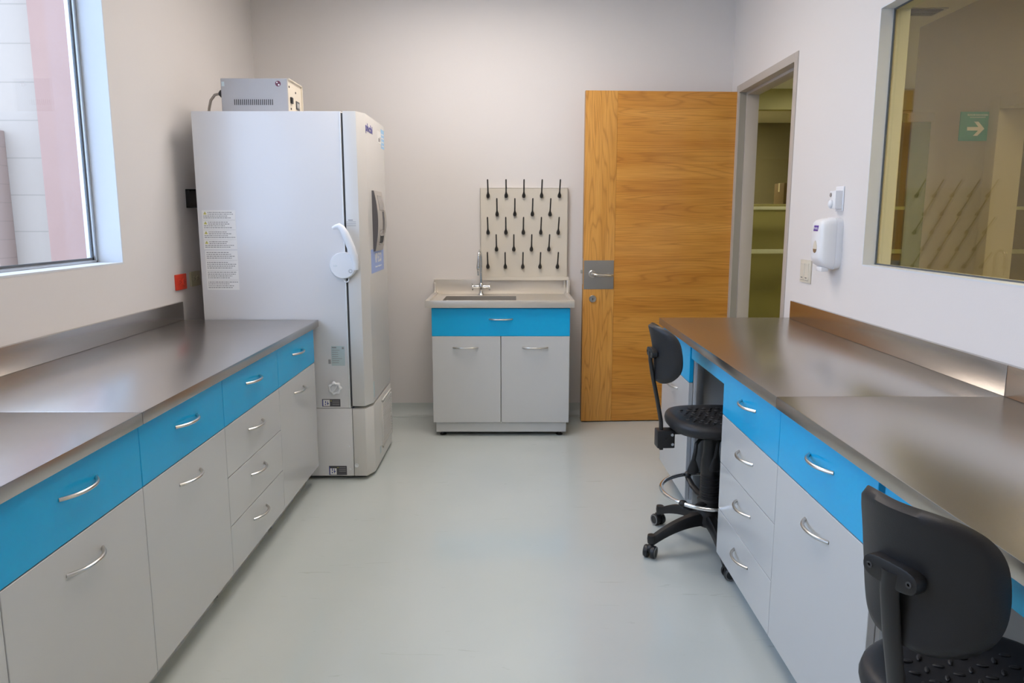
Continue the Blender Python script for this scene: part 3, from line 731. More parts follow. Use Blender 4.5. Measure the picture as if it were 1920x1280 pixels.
door = front_prism(zs + 0.012, ztop, fxs + 0.010, M['freezer_front']).build('door', None, root)
MB(FZ).box(fxs - 0.006, fxs, fy0 - 0.004, fy0 + 0.01, zs + 0.003, ztop - 0.003, None, 0.0015).build('edge_trim', M['white_plastic'], root)
low = front_prism(zbot, zs - 0.003, fxs + 0.009, M['freezer_front']).build('lower_cover', None, root)
# grille on the lower cover
b = MB(FZ); gy0, gy1, gz0, gz1 = 4.07, 4.380, 0.085, 0.375
for (a0, a1, c0, c1) in ((gy0, gy1, gz1 - 0.012, gz1), (gy0, gy1, gz0, gz0 + 0.012), (gy0, gy0 + 0.014, gz0, gz1), (gy1 - 0.014, gy1, gz0, gz1)):
    b.box(fxf - 0.001, fxf + 0.007, a0, a1, c0, c1, M['freezer_front'], 0.002)
b.box(fxf - 0.002, fxf + 0.001, gy0 + 0.012, gy1 - 0.012, gz0 + 0.011, gz1 - 0.011, M['handle_dark'])
k = 0
while gz0 + 0.018 + k * 0.0165 < gz1 - 0.014:
    z = gz0 + 0.018 + k * 0.0165
    b.prism([(fxf, gy0 + 0.012, z + 0.004), (fxf + 0.008, gy0 + 0.012, z), (fxf + 0.008, gy0 + 0.012, z + 0.003), (fxf, gy0 + 0.012, z + 0.007)], (0, gy1 - gy0 - 0.024, 0), M['freezer_front']); k += 1
b.build('air_grille', None, low)
b = MB(FZ); b.lathe([(0.0, 0), (0.011, 0), (0.012, 0.002), (0.009, 0.004), (0.006, 0.002), (0, 0.002)], (-0.866, fy0, 0.083), (0, -1, 0), None, 20)
b.build('screw_cover', M['white_plastic'], low)
MB(FZ).box(fxf, fxf + 0.001, 3.985, 4.02, 0.075, 0.115).build('rating_label', M['greylabel'], low)
MB(FZ).box(fxf, fxf + 0.001, 3.845, 3.875, 0.45, 0.54).build('rating_label', M['greylabel'], door)
for (sx_, sz_) in ((-0.907, 0.192), (-0.902, 0.062)):
    MB(FZ).lathe([(0, 0), (0.007, 0), (0.006, 0.002), (0, 0.003)], (sx_, fy0 + 0.001, sz_), (0, -1, 0), None, 14).build('screw_cap', M['white_plastic'], root)
# drain knob with lobes
b = MB(FZ); kc = Vector((-0.965, fy0, 0.529))
b.lathe([(0, 0), (0.026, 0), (0.026, 0.006), (0.020, 0.012), (0, 0.012)], kc, (0, -1, 0), None, 28)
def lobed(r0, am, dy):
    return [kc + Vector(((r0 + am * math.cos(7 * 2 * PI * q / 56)) * math.cos(2 * PI * q / 56), -dy, (r0 + am * math.cos(7 * 2 * PI * q / 56)) * math.sin(2 * PI * q / 56))) for q in range(56)]
b.grid([lobed(0.030, 0.003, 0.010), lobed(0.034, 0.0040, 0.014), lobed(0.034, 0.0040, 0.026), lobed(0.030, 0.0035, 0.031), lobed(0.024, 0.001, 0.031), lobed(0.022, 0, 0.018), lobed(0.004, 0, 0.016)], None, close=True)
b.prism([kc + Vector((math.cos(0.95) * s_ + math.sin(0.95) * w_, -0.016, math.sin(0.95) * s_ - math.cos(0.95) * w_)) for s_, w_ in ((-0.023, -0.004), (0.023, -0.004), (0.023, 0.004), (-0.023, 0.004))], (0, -0.013, 0))
b.build('drain_knob', M['white_plastic'], root, 50)
# lever latch: disc and curved arm
dc = Vector((-0.896, fy0 - 0.006, 1.198))
b = MB(FZ)
b.lathe([(0, -0.01), (0.069, -0.01), (0.071, 0.0), (0.071, 0.022), (0.066, 0.028), (0.0, 0.030)], dc, (0, -1, 0), None, 48)
lv = b.build('door_latch', M['white_plastic'], root, 40)
pts = [(-0.828, 1.175), (-0.828, 1.215), (-0.834, 1.250), (-0.846, 1.290), (-0.860, 1.330), (-0.874, 1.365), (-0.889, 1.393), (-0.905, 1.405), (-0.922, 1.401), (-0.938, 1.394)]
MB(FZ).tube([(x, fy0 - 0.030 - 0.020 * min(1, i / 5), z) for i, (x, z) in enumerate(pts)], [0.014, 0.017, 0.021, 0.022, 0.021, 0.020, 0.018, 0.016, 0.012, 0.008], None, 16, sq=(0.8, 1.0)).build('lever_arm', M['white_plastic'], lv, 60)
b = MB(FZ); b.lathe([(0, 0), (0.0115, 0), (0.011, 0.003), (0.006, 0.003), (0.005, 0.001), (0, 0.001)], dc + Vector((0.040, -0.027, -0.030)), (0, -1, 0), None, 20)
b.build('latch_lock', M['alu'], lv)
b = MB(FZ); b.tube([dc + Vector((0.012 + 0.013 * math.cos(a), -0.008, -0.076 + 0.013 * math.sin(a))) for a in [2 * PI * q / 16 for q in range(16)]], 0.0035, None, 8, closed=True)
b.build('padlock_loop', M['white_plastic'], lv)
text('marking', 'LOCK', M['greylabel'], dc + Vector((-0.048, -0.0285, -0.006)), (1, 0, 0), (0, 0, 1), height=0.009, parent=lv, off=FZ)
# bulged handle and display unit on the door front
hy0, hy1, hz0, hz1 = 3.958, 4.190, 1.262, 1.597
prof = []
for q in range(13):
    u = q / 12; prof.append((0.004 + 0.027 * math.sin(PI * (0.06 + 0.88 * u)) ** 0.8, hz0 + (hz1 - hz0) * u))
pts = [(fxf, hy0, hz0)] + [(fxf + d, hy0, z) for d, z in prof] + [(fxf, hy0, hz1)]
hu = MB(FZ).prism(pts, (0, 0.004, 0), M['handle_dark']).build('side_cheek', None, door)
pts2 = [(p[0] + 0.001, p[1] + 0.004, p[2]) for p in pts]
hb = MB(FZ).prism(pts2, (0, hy1 - hy0 - 0.004, 0), M['handle_grey']).build('handle_housing', None, door, 40)
def hs(u): return fxf + 0.005 + 0.027 * math.sin(PI * (0.06 + 0.88 * u)) ** 0.8
def on_bulge(nm, ya, yb_, ua, ub, m, lift):
    rows_ = []
    for q in range(7):
        u = ua + (ub - ua) * q / 6; z = hz0 + (hz1 - hz0) * u; x = hs(u)
        rows_.append([(x - 0.004, ya, z), (x + lift, ya, z), (x + lift, yb_, z), (x - 0.004, yb_, z)])
    return MB(FZ).grid(rows_, m, close=True).build(nm, None, hb)
on_bulge('display', hy0 + 0.06, hy0 + 0.19, 0.68, 0.93, M['display'], 0.0015)
on_bulge('grip_recess', hy0 + 0.14, hy0 + 0.185, 0.32, 0.66, M['handle_dark'], 0.0015)
on_bulge('lower_recess', hy0 + 0.06, hy0 + 0.19, 0.10, 0.36, M['display'], 0.0015)
on_bulge('key_slot', hy0 + 0.08, hy0 + 0.17, 0.13, 0.25, M['gap'], 0.003)
pts = [(hs(u) + 0.004 * math.sin(PI * (u - 0.30) / 0.38), hy0 + 0.195, hz0 + (hz1 - hz0) * u) for u in [0.30 + 0.38 * q / 10 for q in range(11)]]
MB(FZ).tube(pts, 0.008, None, 12).build('grip_bar', M['handle_grey'], hb)
# stickers and logo on the front
bs = MB(FZ).box(fxf, fxf + 0.0012, 3.892, 4.262, 1.142, 1.274).build('energy_sticker', M['skylabel'], door); bs['label'] = 'light blue sticker below the handle'
text('lettering', 'VIP ECO', M['printwhite'], (fxf + 0.0012, 3.99, 1.195), (0, 1, 0), (0, 0, 1), width=0.20, height=0.055, parent=bs, off=FZ, bold=0.03)
text('lettering', 'Natural refrigerants', M['printwhite'], (fxf + 0.0012, 4.00, 1.165), (0, 1, 0), (0, 0, 1), width=0.19, height=0.014, parent=bs, off=FZ)
text('logo', 'phcbi', M['navy'], (fxf + 0.0005, 3.842, 1.892), (0, 1, 0), (0, 0, 1), width=0.185, height=0.055, parent=door, off=FZ, bold=0.03)
MB(FZ).box(fxf, fxf + 0.001, 4.165, 4.30, 1.875, 1.945, None).build('white_sticker', M['paper'], door)
bs = MB(FZ).box(fxf, fxf + 0.0012, 4.285, 4.38, 1.855, 1.965, None).build('blue_sticker', M['lightblue'], door)
b = MB(FZ)
for q in range(4): b.box(fxf + 0.001, fxf + 0.0015, 4.295, 4.37, 1.868 + q * 0.022, 1.874 + q * 0.022)
b.build('print', M['printwhite'], bs)
b = MB(FZ); b.box(fxf + 0.0008, fxf + 0.0013, 4.20, 4.235, 1.885, 1.905); b.box(fxf + 0.0008, fxf + 0.0013, 4.245, 4.26, 1.890, 1.915); b.build('print', M['ink'], door)
b = MB(FZ)
for q in range(3): b.box(-0.876 + 0.0, -0.826, fy0 - 0.001, fy0, 1.425 - q * 0.010, 1.4275 - q * 0.010)
b.box(-0.866, -0.842, fy0 - 0.001, fy0, 1.433, 1.438)
b.build('printed_notice', M['ink'], door)
# side labels
def notice_sheet(x0, x1, z0, z1, cells, tri):
    b = MB(FZ); yv = fy0
    b.box(x0, x1, yv - 0.0006, yv, z0, z1, M['paper'])
    h = (z1 - z0) / cells
    for c_ in range(cells):
        zt_ = z1 - c_ * h
        if c_: b.box(x0 + 0.003, x1 - 0.003, yv - 0.0009, yv - 0.0004, zt_ - 0.0004, zt_ + 0.0004, M['ink'])
        nl = 4
        for ln in range(nl):
            zz = zt_ - 0.009 - ln * (h - 0.013) / nl
            xx = x0 + (0.030 if (tri and ln < 2) else 0.007); end = x1 - random.uniform(0.008, 0.06)
            while xx < end:
                wd = random.uniform(0.004, 0.014)
                b.box(xx, min(xx + wd, x1 - 0.006), yv - 0.0009, yv - 0.0004, zz - 0.0040, zz, M['ink']); xx += wd + 0.0028
        if tri:
            cx_ = x0 + 0.016; cz_ = zt_ - 0.016
            b.prism([(cx_ - 0.009, yv - 0.0005, cz_ - 0.006), (cx_ + 0.009, yv - 0.0005, cz_ - 0.006), (cx_, yv - 0.0005, cz_ + 0.010)], (0, -0.0005, 0), M['yellow'])
            b.box(cx_ - 0.001, cx_ + 0.001, yv - 0.0013, yv - 0.0009, cz_ - 0.003, cz_ + 0.004, M['ink'])
    return b.build('warning_label', None, root)
notice_sheet(-1.638, -1.462, 1.282, 1.487, 4, True)
notice_sheet(-1.634, -1.462, 1.066, 1.276, 4, False)
b = MB(FZ); b.box(-0.983, -0.910, fy0 - 0.0007, fy0, 0.650, 0.759, M['greylabel'])
b.box(-0.979, -0.955, fy0 - 0.0012, fy0 - 0.0006, 0.748, 0.754, M['ink']); b.box(-0.925, -0.914, fy0 - 0.0012, fy0 - 0.0006, 0.742, 0.754, M['ink'])
for q in range(7):
    b.box(-0.979, -0.979 + random.uniform(0.03, 0.062), fy0 - 0.0012, fy0 - 0.0006, 0.735 - q * 0.0115, 0.7375 - q * 0.0115, M['ink'])
b.box(-1.001, -0.988, fy0 - 0.0007, fy0, 0.661, 0.685, M['ink'])
b.build('specification_label', None, root)
for (x0, x1, z0, z1) in ((-1.044, -0.944, 0.421, 0.463), (-1.021, -0.922, 0.027, 0.080)):
    b = MB(FZ); yv = fy0 if z0 > 0.4 else fy0 + 0.001
    b.box(x0, x1, yv - 0.0007, yv, z0, z1, M['darklabel']); xm = x0 + (x1 - x0) * 0.42
    b.box(x0 + 0.006, xm, yv - 0.0012, yv - 0.0006, z0 + 0.003, z1 - 0.004 if z0 > 0.4 else z1 - 0.014, M['paper'])
    b.box(x0 + 0.001, x0 + 0.006, yv - 0.0014, yv - 0.0006, z0 + 0.004, z1 - 0.004, M['bluelabel'])
    for (a0, a1, c0, c1) in ((0.25, 0.40, 0.2, 0.35), (0.3, 0.42, 0.45, 0.75), (0.55, 0.85, 0.35, 0.45), (0.62, 0.72, 0.2, 0.7)):
        ww = xm - x0 - 0.006; hh = z1 - z0
        b.box(x0 + 0.006 + ww * a0, x0 + 0.006 + ww * a1, yv - 0.0016, yv - 0.0010, z0 + hh * c0, z0 + hh * c1, M['bluelabel'])
    b.prism([(xm + 0.004, yv - 0.0006, z1 - 0.012), (xm + 0.011, yv - 0.0006, z1 - 0.012), (xm + 0.0075, yv - 0.0006, z1 - 0.006)], (0, -0.0006, 0), M['yellow'])
    for q in range(3): b.box(xm + 0.014, x1 - 0.006, yv - 0.0012, yv - 0.0006, z1 - 0.012 - q * 0.010, z1 - 0.009 - q * 0.010, M['ink'])
    b.build('caution_label', None, root)
for (cx_, cy_) in ((-1.58, fy0 + 0.06), (-0.95, fy0 + 0.07), (-1.58, fy1 - 0.06), (-0.95, fy1 - 0.07)):
    MB(FZ).tube([(cx_ - 0.012, cy_, 0.012), (cx_ + 0.012, cy_, 0.012)], 0.012, None, 16).build('caster', M['black'], root)
b = MB(FZ); xa, xb = XL + 0.004, fxb + 0.002
ya, yb_, za, zb_ = 3.905, 4.03, 1.502, 1.602
b.box(xa, xb, ya, ya + 0.004, zb_ - 0.006, zb_); b.box(xa, xb, ya, yb_, za, za + 0.006); b.box(xa, xb, ya, yb_, zb_ - 0.006, zb_)
b.box(xa, xa + 0.022, ya, yb_, za, zb_)
b.build('rear_spacer', M['black'], root)

# power unit on top of the freezer
PU = (-1.37, 3.99, ztop); root = empty('voltage_booster', PU); tag(root, 'grey metal power box with vent slots on top of the freezer', 'power unit')
ux0, ux1, uy0, uy1, uz0, uz1 = -1.540, -1.187, 3.868, 4.11, ztop + 0.008, ztop + 0.183
b = MB(PU); b.box(ux0, ux1, uy0, uy1, uz0, uz1, M['grey_metal'], 0.003, 1); b.build('casing', None, root)
b = MB(PU)
for k in range(20):
    x = -1.472 + k * 0.01055; b.box(x, x + 0.0042, uy0 - 0.0008, uy0 + 0.001, 2.039, 2.068)
b.build('vent_slots', M['gap'], root)
b = MB(PU); b.lathe([(0, 0), (0.0145, 0), (0.0145, 0.001), (0, 0.001)], (-1.236, uy0, 2.148), (0, -1, 0), M['maroon'], 24)
b.lathe([(0, 0), (0.0045, 0), (0.004, 0.0004), (0, 0.0004)], (-1.232, uy0 - 0.001, 2.142), (0, -1, 0), M['paper'], 12)
b.lathe([(0, 0), (0.0035, 0), (0.003, 0.0004), (0, 0.0004)], (-1.241, uy0 - 0.001, 2.154), (0, -1, 0), M['paper'], 12)
b.build('badge', None, root)['label'] = 'round maroon badge'
MB(PU).box(-1.534, -1.520, uy0 - 0.001, uy0, 2.135, 2.158).build('label_sticker', M['greylabel'], root)
b = MB(PU); xx = ux1
b.box(xx, xx + 0.010, uy0 + 0.002, uy1, uz1 - 0.006, uz1, M['beige_metal']); b.box(xx, xx + 0.010, uy1 - 0.008, uy1, uz0, uz1, M['beige_metal'])
b.box(xx - 0.001, xx + 0.002, uy0 + 0.003, uy1 - 0.006, uz0, uz1 - 0.004, M['beige_metal'])
b.build('end_panel', None, root)
b = MB(PU); b.box(xx + 0.002, xx + 0.012, uy0 + 0.03, uy0 + 0.06, 2.052, 2.085, None, 0.003); b.build('switch', M['black'], root)
b = MB(PU); b.box(xx + 0.002, xx + 0.006, uy0 + 0.13, uy0 + 0.19, 2.035, 2.080, M['darklabel'], 0.001)
b.box(xx + 0.005, xx + 0.0075, uy0 + 0.145, uy0 + 0.150, 2.045, 2.070, M['paper']); b.box(xx + 0.005, xx + 0.0075, uy0 + 0.168, uy0 + 0.173, 2.045, 2.070, M['paper'])
b.build('socket', None, root)
for (yy, zz) in ((uy0 + 0.02, 2.135), (uy0 + 0.13, 2.122), (uy0 + 0.04, 2.025)): MB(PU).lathe([(0, 0), (0.006, 0), (0.005, 0.003), (0, 0.003)], (xx + 0.002, yy, zz), (1, 0, 0), None, 12).build('screw', M['black'], root)
MB(PU).lathe([(0, 0), (0.020, 0), (0.020, 0.016), (0.010, 0.026), (0, 0.026)], (ux0, uy0 + 0.04, 2.103), (-1, 0, 0), None, 18).build('cable_gland', M['black'], root)
b = MB(PU); b.tube([(ux0 - 0.022, uy0 + 0.04, 2.103), (ux0 - 0.05, uy0 + 0.042, 2.098), (ux0 - 0.075, uy0 + 0.045, 2.07), (ux0 - 0.088, uy0 + 0.05, 2.03), (ux0 - 0.096, uy0 + 0.06, 2.004), (ux0 - 0.11, uy0 + 0.09, 2.002), (ux0 - 0.135, uy0 + 0.13, 1.98), (ux0 - 0.14, uy0 + 0.16, 1.85)], 0.007, None, 12)
b.build('power_cable', M['cable'], root)
for (a, c_) in ((ux0 + 0.02, uy0 + 0.015), (ux1 - 0.02, uy0 + 0.015), (ux0 + 0.02, uy1 - 0.02), (ux1 - 0.02, uy1 - 0.02)):
    MB(PU).lathe([(0, 0), (0.009, 0), (0.009, 0.009), (0, 0.009)], (a, c_, ztop), (0, 0, 1), None, 14).build('foot', M['black'], root)

# ------------------------------------------------------------------ wall fittings
def outlet(name, y0, y1, z0, z1, m, lab):
    loc = (XL, (y0 + y1) / 2, (z0 + z1) / 2); r_ = empty(name, loc); tag(r_, lab, 'socket')
    MB(loc).box(XL, XL + 0.012, y0, y1, z0, z1, m, 0.003, 2).build('cover_plate', None, r_)
    for q in (0.30, 0.68):
        cy = y0 + (y1 - y0) * q; cz = (z0 + z1) / 2
        o = MB(loc).lathe([(0, 0), (0.017, 0), (0.016, 0.003), (0, 0.003)], (XL + 0.012, cy, cz), (1, 0, 0), m, 20).build('receptacle', None, r_)
        b = MB(loc); b.box(XL + 0.0148, XL + 0.0155, cy - 0.008, cy + 0.001, cz + 0.005, cz + 0.007); b.box(XL + 0.0148, XL + 0.0155, cy - 0.008, cy + 0.001, cz - 0.007, cz - 0.005)
        b.lathe([(0, 0), (0.0028, 0), (0.0028, 0.0006), (0, 0.0006)], (XL + 0.0148, cy + 0.008, cz), (1, 0, 0), None, 10)
        b.build('pin_holes', M['gap'], o)
    return r_
outlet('red_wall_socket', 3.716, 3.832, 1.066, 1.149, M['red'], 'bright red double wall socket beside the freezer')
outlet('wall_socket', 3.888, 4.003, 1.070, 1.151, M['tan_outlet'], 'khaki double wall socket in the gap behind the freezer')

loc = (XR, 3.655, 1.173); r_ = empty('light_switch', loc); tag(r_, 'cream double rocker light switch beside the doorway', 'light switch')
MB(loc).box(XR - 0.009, XR, 3.592, 3.720, 1.115, 1.232, M['cream_plastic'], 0.003, 2).build('cover_plate', None, r_)
for (ya, yb_) in ((3.608, 3.652), (3.660, 3.704)):
    o = MB(loc).box(XR - 0.014, XR - 0.008, ya, yb_, 1.128, 1.216, M['cream_plastic'], 0.002, 1).build('rocker', None, r_)
    MB(loc).box(XR - 0.0150, XR - 0.0135, ya + 0.012, yb_ - 0.012, 1.139, 1.143).build('indicator', M['handle_dark'], o)

loc = (XR, 3.35, 1.535); r_ = empty('wall_sensor', loc); tag(r_, 'small white wall sensor above the soap dispenser', 'sensor')
MB(loc).box(XR - 0.006, XR, 3.292, 3.372, 1.478, 1.592, M['white_plastic'], 0.002, 1).build('back_plate', None, r_)
MB(loc).box(XR - 0.038, XR - 0.005, 3.298, 3.360, 1.489, 1.572, M['white_plastic'], 0.003, 2).build('housing', None, r_)
MB(loc).blob((XR - 0.040, 3.336, 1.512), (0.014, 0.016, 0.019), M['white_plastic']).build('dome', None, r_)
MB(loc).lathe([(0, 0), (0.010, 0), (0.010, 0.002), (0, 0.002)], (XR - 0.038, 3.348, 1.553), (-1, 0, 0), M['display'], 20).build('lens', None, r_)

# soap dispenser
loc = (XR, 3.34, 1.32); r_ = empty('soap_dispenser', loc); tag(r_, 'white wall mounted hand sanitiser dispenser below the sensor', 'soap dispenser')
def slab(xo, w2, zlo, zhi, rc, yc):
    """rounded rectangle ring in the y-z plane at x = XR - xo"""
    out = []; cy = yc; cz = (zlo + zhi) / 2; hh = (zhi - zlo) / 2
    for q in range(32):
        a = 2 * PI * q / 32; ca, sa = math.cos(a), math.sin(a)
        e = 2 / 6.0
        out.append((XR - xo, cy + math.copysign(abs(ca) ** e, ca) * w2, cz + math.copysign(abs(sa) ** e, sa) * hh))
    return out
yc = 3.345
MB(loc).grid([slab(0.0, 0.066, 1.212, 1.446, 0, yc), slab(0.028, 0.068, 1.207, 1.449, 0, yc), slab(0.030, 0.067, 1.208, 1.448, 0, yc)], M['white_plastic'], close=True).build('back_shell', None, r_, 40)
cov = MB(loc).grid([slab(0.031, 0.067, 1.210, 1.447, 0, yc), slab(0.060, 0.066, 1.216, 1.444, 0, yc), slab(0.082, 0.062, 1.228, 1.438, 0, yc), slab(0.094, 0.054, 1.248, 1.428, 0, yc), slab(0.098, 0.046, 1.262, 1.415, 0, yc)], M['white_plastic'], close=True).build('front_cover', None, r_, 40)
MB(loc).box(XR - 0.075, XR - 0.04, yc - 0.03, yc + 0.03, 1.196, 1.22, M['white_plastic'], 0.006).build('nozzle_guard', None, r_)
def teardrop(sc, zc, n_=24):
    out = []
    for q in range(n_):
        a = 2 * PI * q / n_; yy = math.sin(a) * 0.021 * (1 - 0.35 * max(0, math.cos(a))) * sc; zz = math.cos(a) * 0.030 * sc
        out.append((XR - 0.0975, yc + yy, zc + zz))
    return out
MB(loc).prism(teardrop(1.0, 1.312), (-0.0015, 0, 0), M['cream_plastic']).build('sight_window', None, cov)
b = MB(loc); b.prism([(XR - 0.0990, yc - 0.019, 1.302), (XR - 0.0990, yc - 0.014, 1.289), (XR - 0.0990, yc, 1.283), (XR - 0.0990, yc + 0.014, 1.289), (XR - 0.0990, yc + 0.019, 1.302)], (-0.001, 0, 0)); b.build('soap_level', M['sanitizer'], cov)
b = MB(loc); b.prism([(XR - 0.0975, yc + 0.028, 1.386), (XR - 0.0975, yc - 0.020, 1.386), (XR - 0.0975, yc - 0.028, 1.412), (XR - 0.0975, yc + 0.020, 1.412)], (-0.0012, 0, 0)); lg = b.build('logo', M['purple'], cov)
text('lettering', 'PURELL', M['printwhite'], (XR - 0.0987, yc + 0.020, 1.393), (0, -1, 0), (0, 0, 1), width=0.042, height=0.011, parent=lg, off=loc)

# ------------------------------------------------------------------ drafting stool (faces +x locally)
def stool():
    root = empty('lab_stool', (0, 0, 0))
    # base star: hub plus five arched legs with casters
    b = MB(); b.lathe([(0.0, 0.105), (0.040, 0.105), (0.052, 0.125), (0.050, 0.165), (0.038, 0.185), (0.0, 0.185)], (0, 0, 0), (0, 0, 1), None, 28); b.build('hub', M['black'], root)
    for k in range(5):
        a = math.radians(72 * k + 51); d = Vector((math.cos(a), math.sin(a), 0)); s = Vector((-d.y, d.x, 0))
        rows_ = []
        for u in [q / 10 for q in range(11)]:
            r = 0.035 + 0.245 * u; zt_ = 0.166 - 0.078 * u ** 1.9; hgt = 0.052 - 0.020 * u; wd = 0.024 - 0.007 * u
            c0 = d * r
            rows_.append([c0 + s * wd + Vector((0, 0, zt_ - hgt)), c0 + s * wd * 1.0 + Vector((0, 0, zt_ - 0.010)), c0 + s * wd * 0.6 + Vector((0, 0, zt_)), c0 - s * wd * 0.6 + Vector((0, 0, zt_)), c0 - s * wd * 1.0 + Vector((0, 0, zt_ - 0.010)), c0 - s * wd + Vector((0, 0, zt_ - hgt))])
        lb_ = MB().grid(rows_, None, close=True)
        tip = d * 0.280
        lb_.lathe([(0, 0.062), (0.017, 0.062), (0.019, 0.080), (0.017, 0.097), (0, 0.098)], tip, (0, 0, 1), None, 18)
        leg = lb_.build('leg', M['black'], root, 45)
        aw = a + 0.5 + 0.9 * k; wd_ = Vector((math.cos(aw), math.sin(aw), 0))       # axle direction
        c0 = tip + Vector((wd_.y, -wd_.x, 0)) * 0.012 + Vector((0, 0, 0.027))
        cs = MB()
        for sg in (-1, 1):
            cs.lathe([(0, 0.007), (0.0265, 0.007), (0.027, 0.010), (0.027, 0.021), (0.024, 0.025)], c0, wd_ * sg, M['black'], 24)
            cs.lathe([(0.024, 0.0245), (0.025, 0.0262), (0.0195, 0.0262), (0.0185, 0.023)], c0, wd_ * sg, M['rubber'], 24)
            cs.lathe([(0, 0.0232), (0.0186, 0.0232), (0.017, 0.0215), (0.0, 0.0225)], c0, wd_ * sg, M['black'], 20)
        cs.blob(c0 + Vector((0, 0, 0.012)), (0.020, 0.020, 0.022), M['black'])
        cs.tube([tip + Vector((0, 0, 0.035)), tip + Vector((0, 0, 0.075))], 0.0065, M['black'], 10)
        cs.build('caster', None, leg)
    # gas column with ribbed bellows and cover
    pr = [(0.0, 0.18), (0.047, 0.18), (0.049, 0.19)]
    z = 0.195
    while z < 0.335:
        pr += [(0.0385, z), (0.0425, z + 0.003), (0.0425, z + 0.006), (0.0385, z + 0.009)]; z += 0.0115
    pr += [(0.038, 0.337), (0.038, 0.345), (0, 0.345)]
    MB().lathe(pr, (0, 0, 0), (0, 0, 1), None, 32).build('bellows', M['black'], root, 30)
    MB().lathe([(0, 0.340), (0.040, 0.340), (0.042, 0.36), (0.040, 0.40), (0.034, 0.44), (0.033, 0.50), (0.030, 0.53), (0, 0.53)], (0, 0, 0), (0, 0, 1), None, 28).build('column_cover', M['black'], root)
    # foot ring on three spokes
    RR = 0.208; zr = 0.262
    ring = MB().tube([(RR * math.cos(2 * PI * k / 64), RR * math.sin(2 * PI * k / 64), zr) for k in range(64)], 0.0095, None, 12, closed=True).build('foot_ring', M['chrome'], root, 60); ring['label'] = 'chromed foot ring'
    b = MB(); b.lathe([(0.036, 0.20), (0.050, 0.202), (0.052, 0.225), (0.044, 0.232)], (0, 0, 0), (0, 0, 1), None, 24)
    for k in range(3):
        a = math.radians(100 + 120 * k); d = Vector((math.cos(a), math.sin(a), 0))
        b.tube([d * 0.04 + Vector((0, 0, 0.215)), d * 0.10 + Vector((0, 0, 0.214)), d * 0.16 + Vector((0, 0, 0.226)), d * 0.205 + Vector((0, 0, 0.250))], [0.020, 0.017, 0.015, 0.014], None, 10, sq=(1.0, 0.6))
        b.blob(d * 0.206 + Vector((0, 0, 0.262)), (0.018, 0.018, 0.015))
    b.build('ring_spider', M['black'], root)
    # seat: rounded polyurethane shell with bumps
    def seat_r(a):  # squarish round outline
        ca, sa = math.cos(a), math.sin(a); e = 2.5
        r = (abs(ca) ** e + abs(sa) ** e) ** (-1 / e)
        return 0.205 * r * (1.0 + 0.03 * ca)
    sec = [(0.0, 0.545), (0.55, 0.545), (0.80, 0.546), (0.93, 0.553), (0.985, 0.566), (1.0, 0.580), (0.985, 0.594), (0.95, 0.602), (0.88, 0.606), (0.75, 0.603), (0.5, 0.597), (0.25, 0.594), (0.0, 0.593)]
    rows_ = []
    for f, z in sec:
        f = max(f, 0.02)
        rows_.append([(f * seat_r(2 * PI * k / 48) * math.cos(2 * PI * k / 48), f * seat_r(2 * PI * k / 48) * math.sin(2 * PI * k / 48), z + (0.004 * math.cos(4 * PI * k / 48) if 0.5 < f < 0.96 and z > 0.59 else 0)) for k in range(48)])
    b = MB().grid(rows_, None, close=True)
    for i in range(-4, 5):
        for j in range(-4, 5):
            x, y = i * 0.032 + (0.016 if j % 2 else 0), j * 0.030
            rr_ = math.hypot(x, y)
            if rr_ > 0.145: continue
            zz = 0.594 + 0.010 * (rr_ / 0.15) ** 2
            q = Matrix.Rotation(math.radians(35 if (i + j) % 2 else -35), 3, 'Z').to_quaternion()
            b.blob((x, y, zz), (0.011, 0.0045, 0.0030), None, q)
    b.build('seat', M['pu'], root, 50)
    # backrest shell
    bh, bw = 0.250, 0.252; zc_ = 0.880
    def shell(off_):
        rows__ = []
        ny, nz_ = 36, 26
        for i in range(nz_ + 1):
            v = -1 + 2 * i / nz_; row = []
            for j in range(ny + 1):
                u = -1 + 2 * j / ny
                row.append((u, v))
            rows__.append(row)
        return rows__
    def bpos(u, v, t_):
        # squash the square grid onto the rounded outline (rounder at the bottom)
        e = 3.6 if v > 0 else 3.0
        n_ = max((abs(u) ** e + abs(v) ** e) ** (1 / e), 1e-6); m_ = max(abs(u), abs(v)); s_ = m_ / n_ if n_ > 0 else 1
        uu, vv = u * s_, v * s_
        edge = min(1.0, (1 - m_) / 0.12); th_ = 0.5 * 0.034 * math.sqrt(max(0.0, 1 - (1 - edge) ** 2)) + 0.0005
        y = uu * bw / 2 * (1.0 - 0.06 * (vv < 0) * abs(vv)); z = vv * bh / 2
        x = 0.066 * uu * uu - 0.012 * vv * vv - 0.015 * vv
        return Vector((x + t_ * th_, y, z))
    t_bm = MB(); A = shell(0)
    bmx = bmesh.new()
    f_ = [[bmx.verts.new(bpos(u, v, 1)) for u, v in r] for r in A]; k_ = [[bmx.verts.new(bpos(u, v, -1)) for u, v in r] for r in A]
    nz_, ny = len(A) - 1, len(A[0]) - 1
    for i in range(nz_):
        for j in range(ny):
            bmx.faces.new([f_[i][j], f_[i][j + 1], f_[i + 1][j + 1], f_[i + 1][j]]); bmx.faces.new([k_[i][j], k_[i + 1][j], k_[i + 1][j + 1], k_[i][j + 1]])
    per = [(0, j) for j in range(ny)] + [(i, ny) for i in range(nz_)] + [(nz_, j) for j in range(ny, 0, -1)] + [(i, 0) for i in range(nz_, 0, -1)]
    for q in range(len(per)):
        a0, a1 = per[q], per[(q + 1) % len(per)]
        bmx.faces.new([f_[a0[0]][a0[1]], k_[a0[0]][a0[1]], k_[a1[0]][a1[1]], f_[a1[0]][a1[1]]])
    bmesh.ops.recalc_face_normals(bmx, faces=bmx.faces)
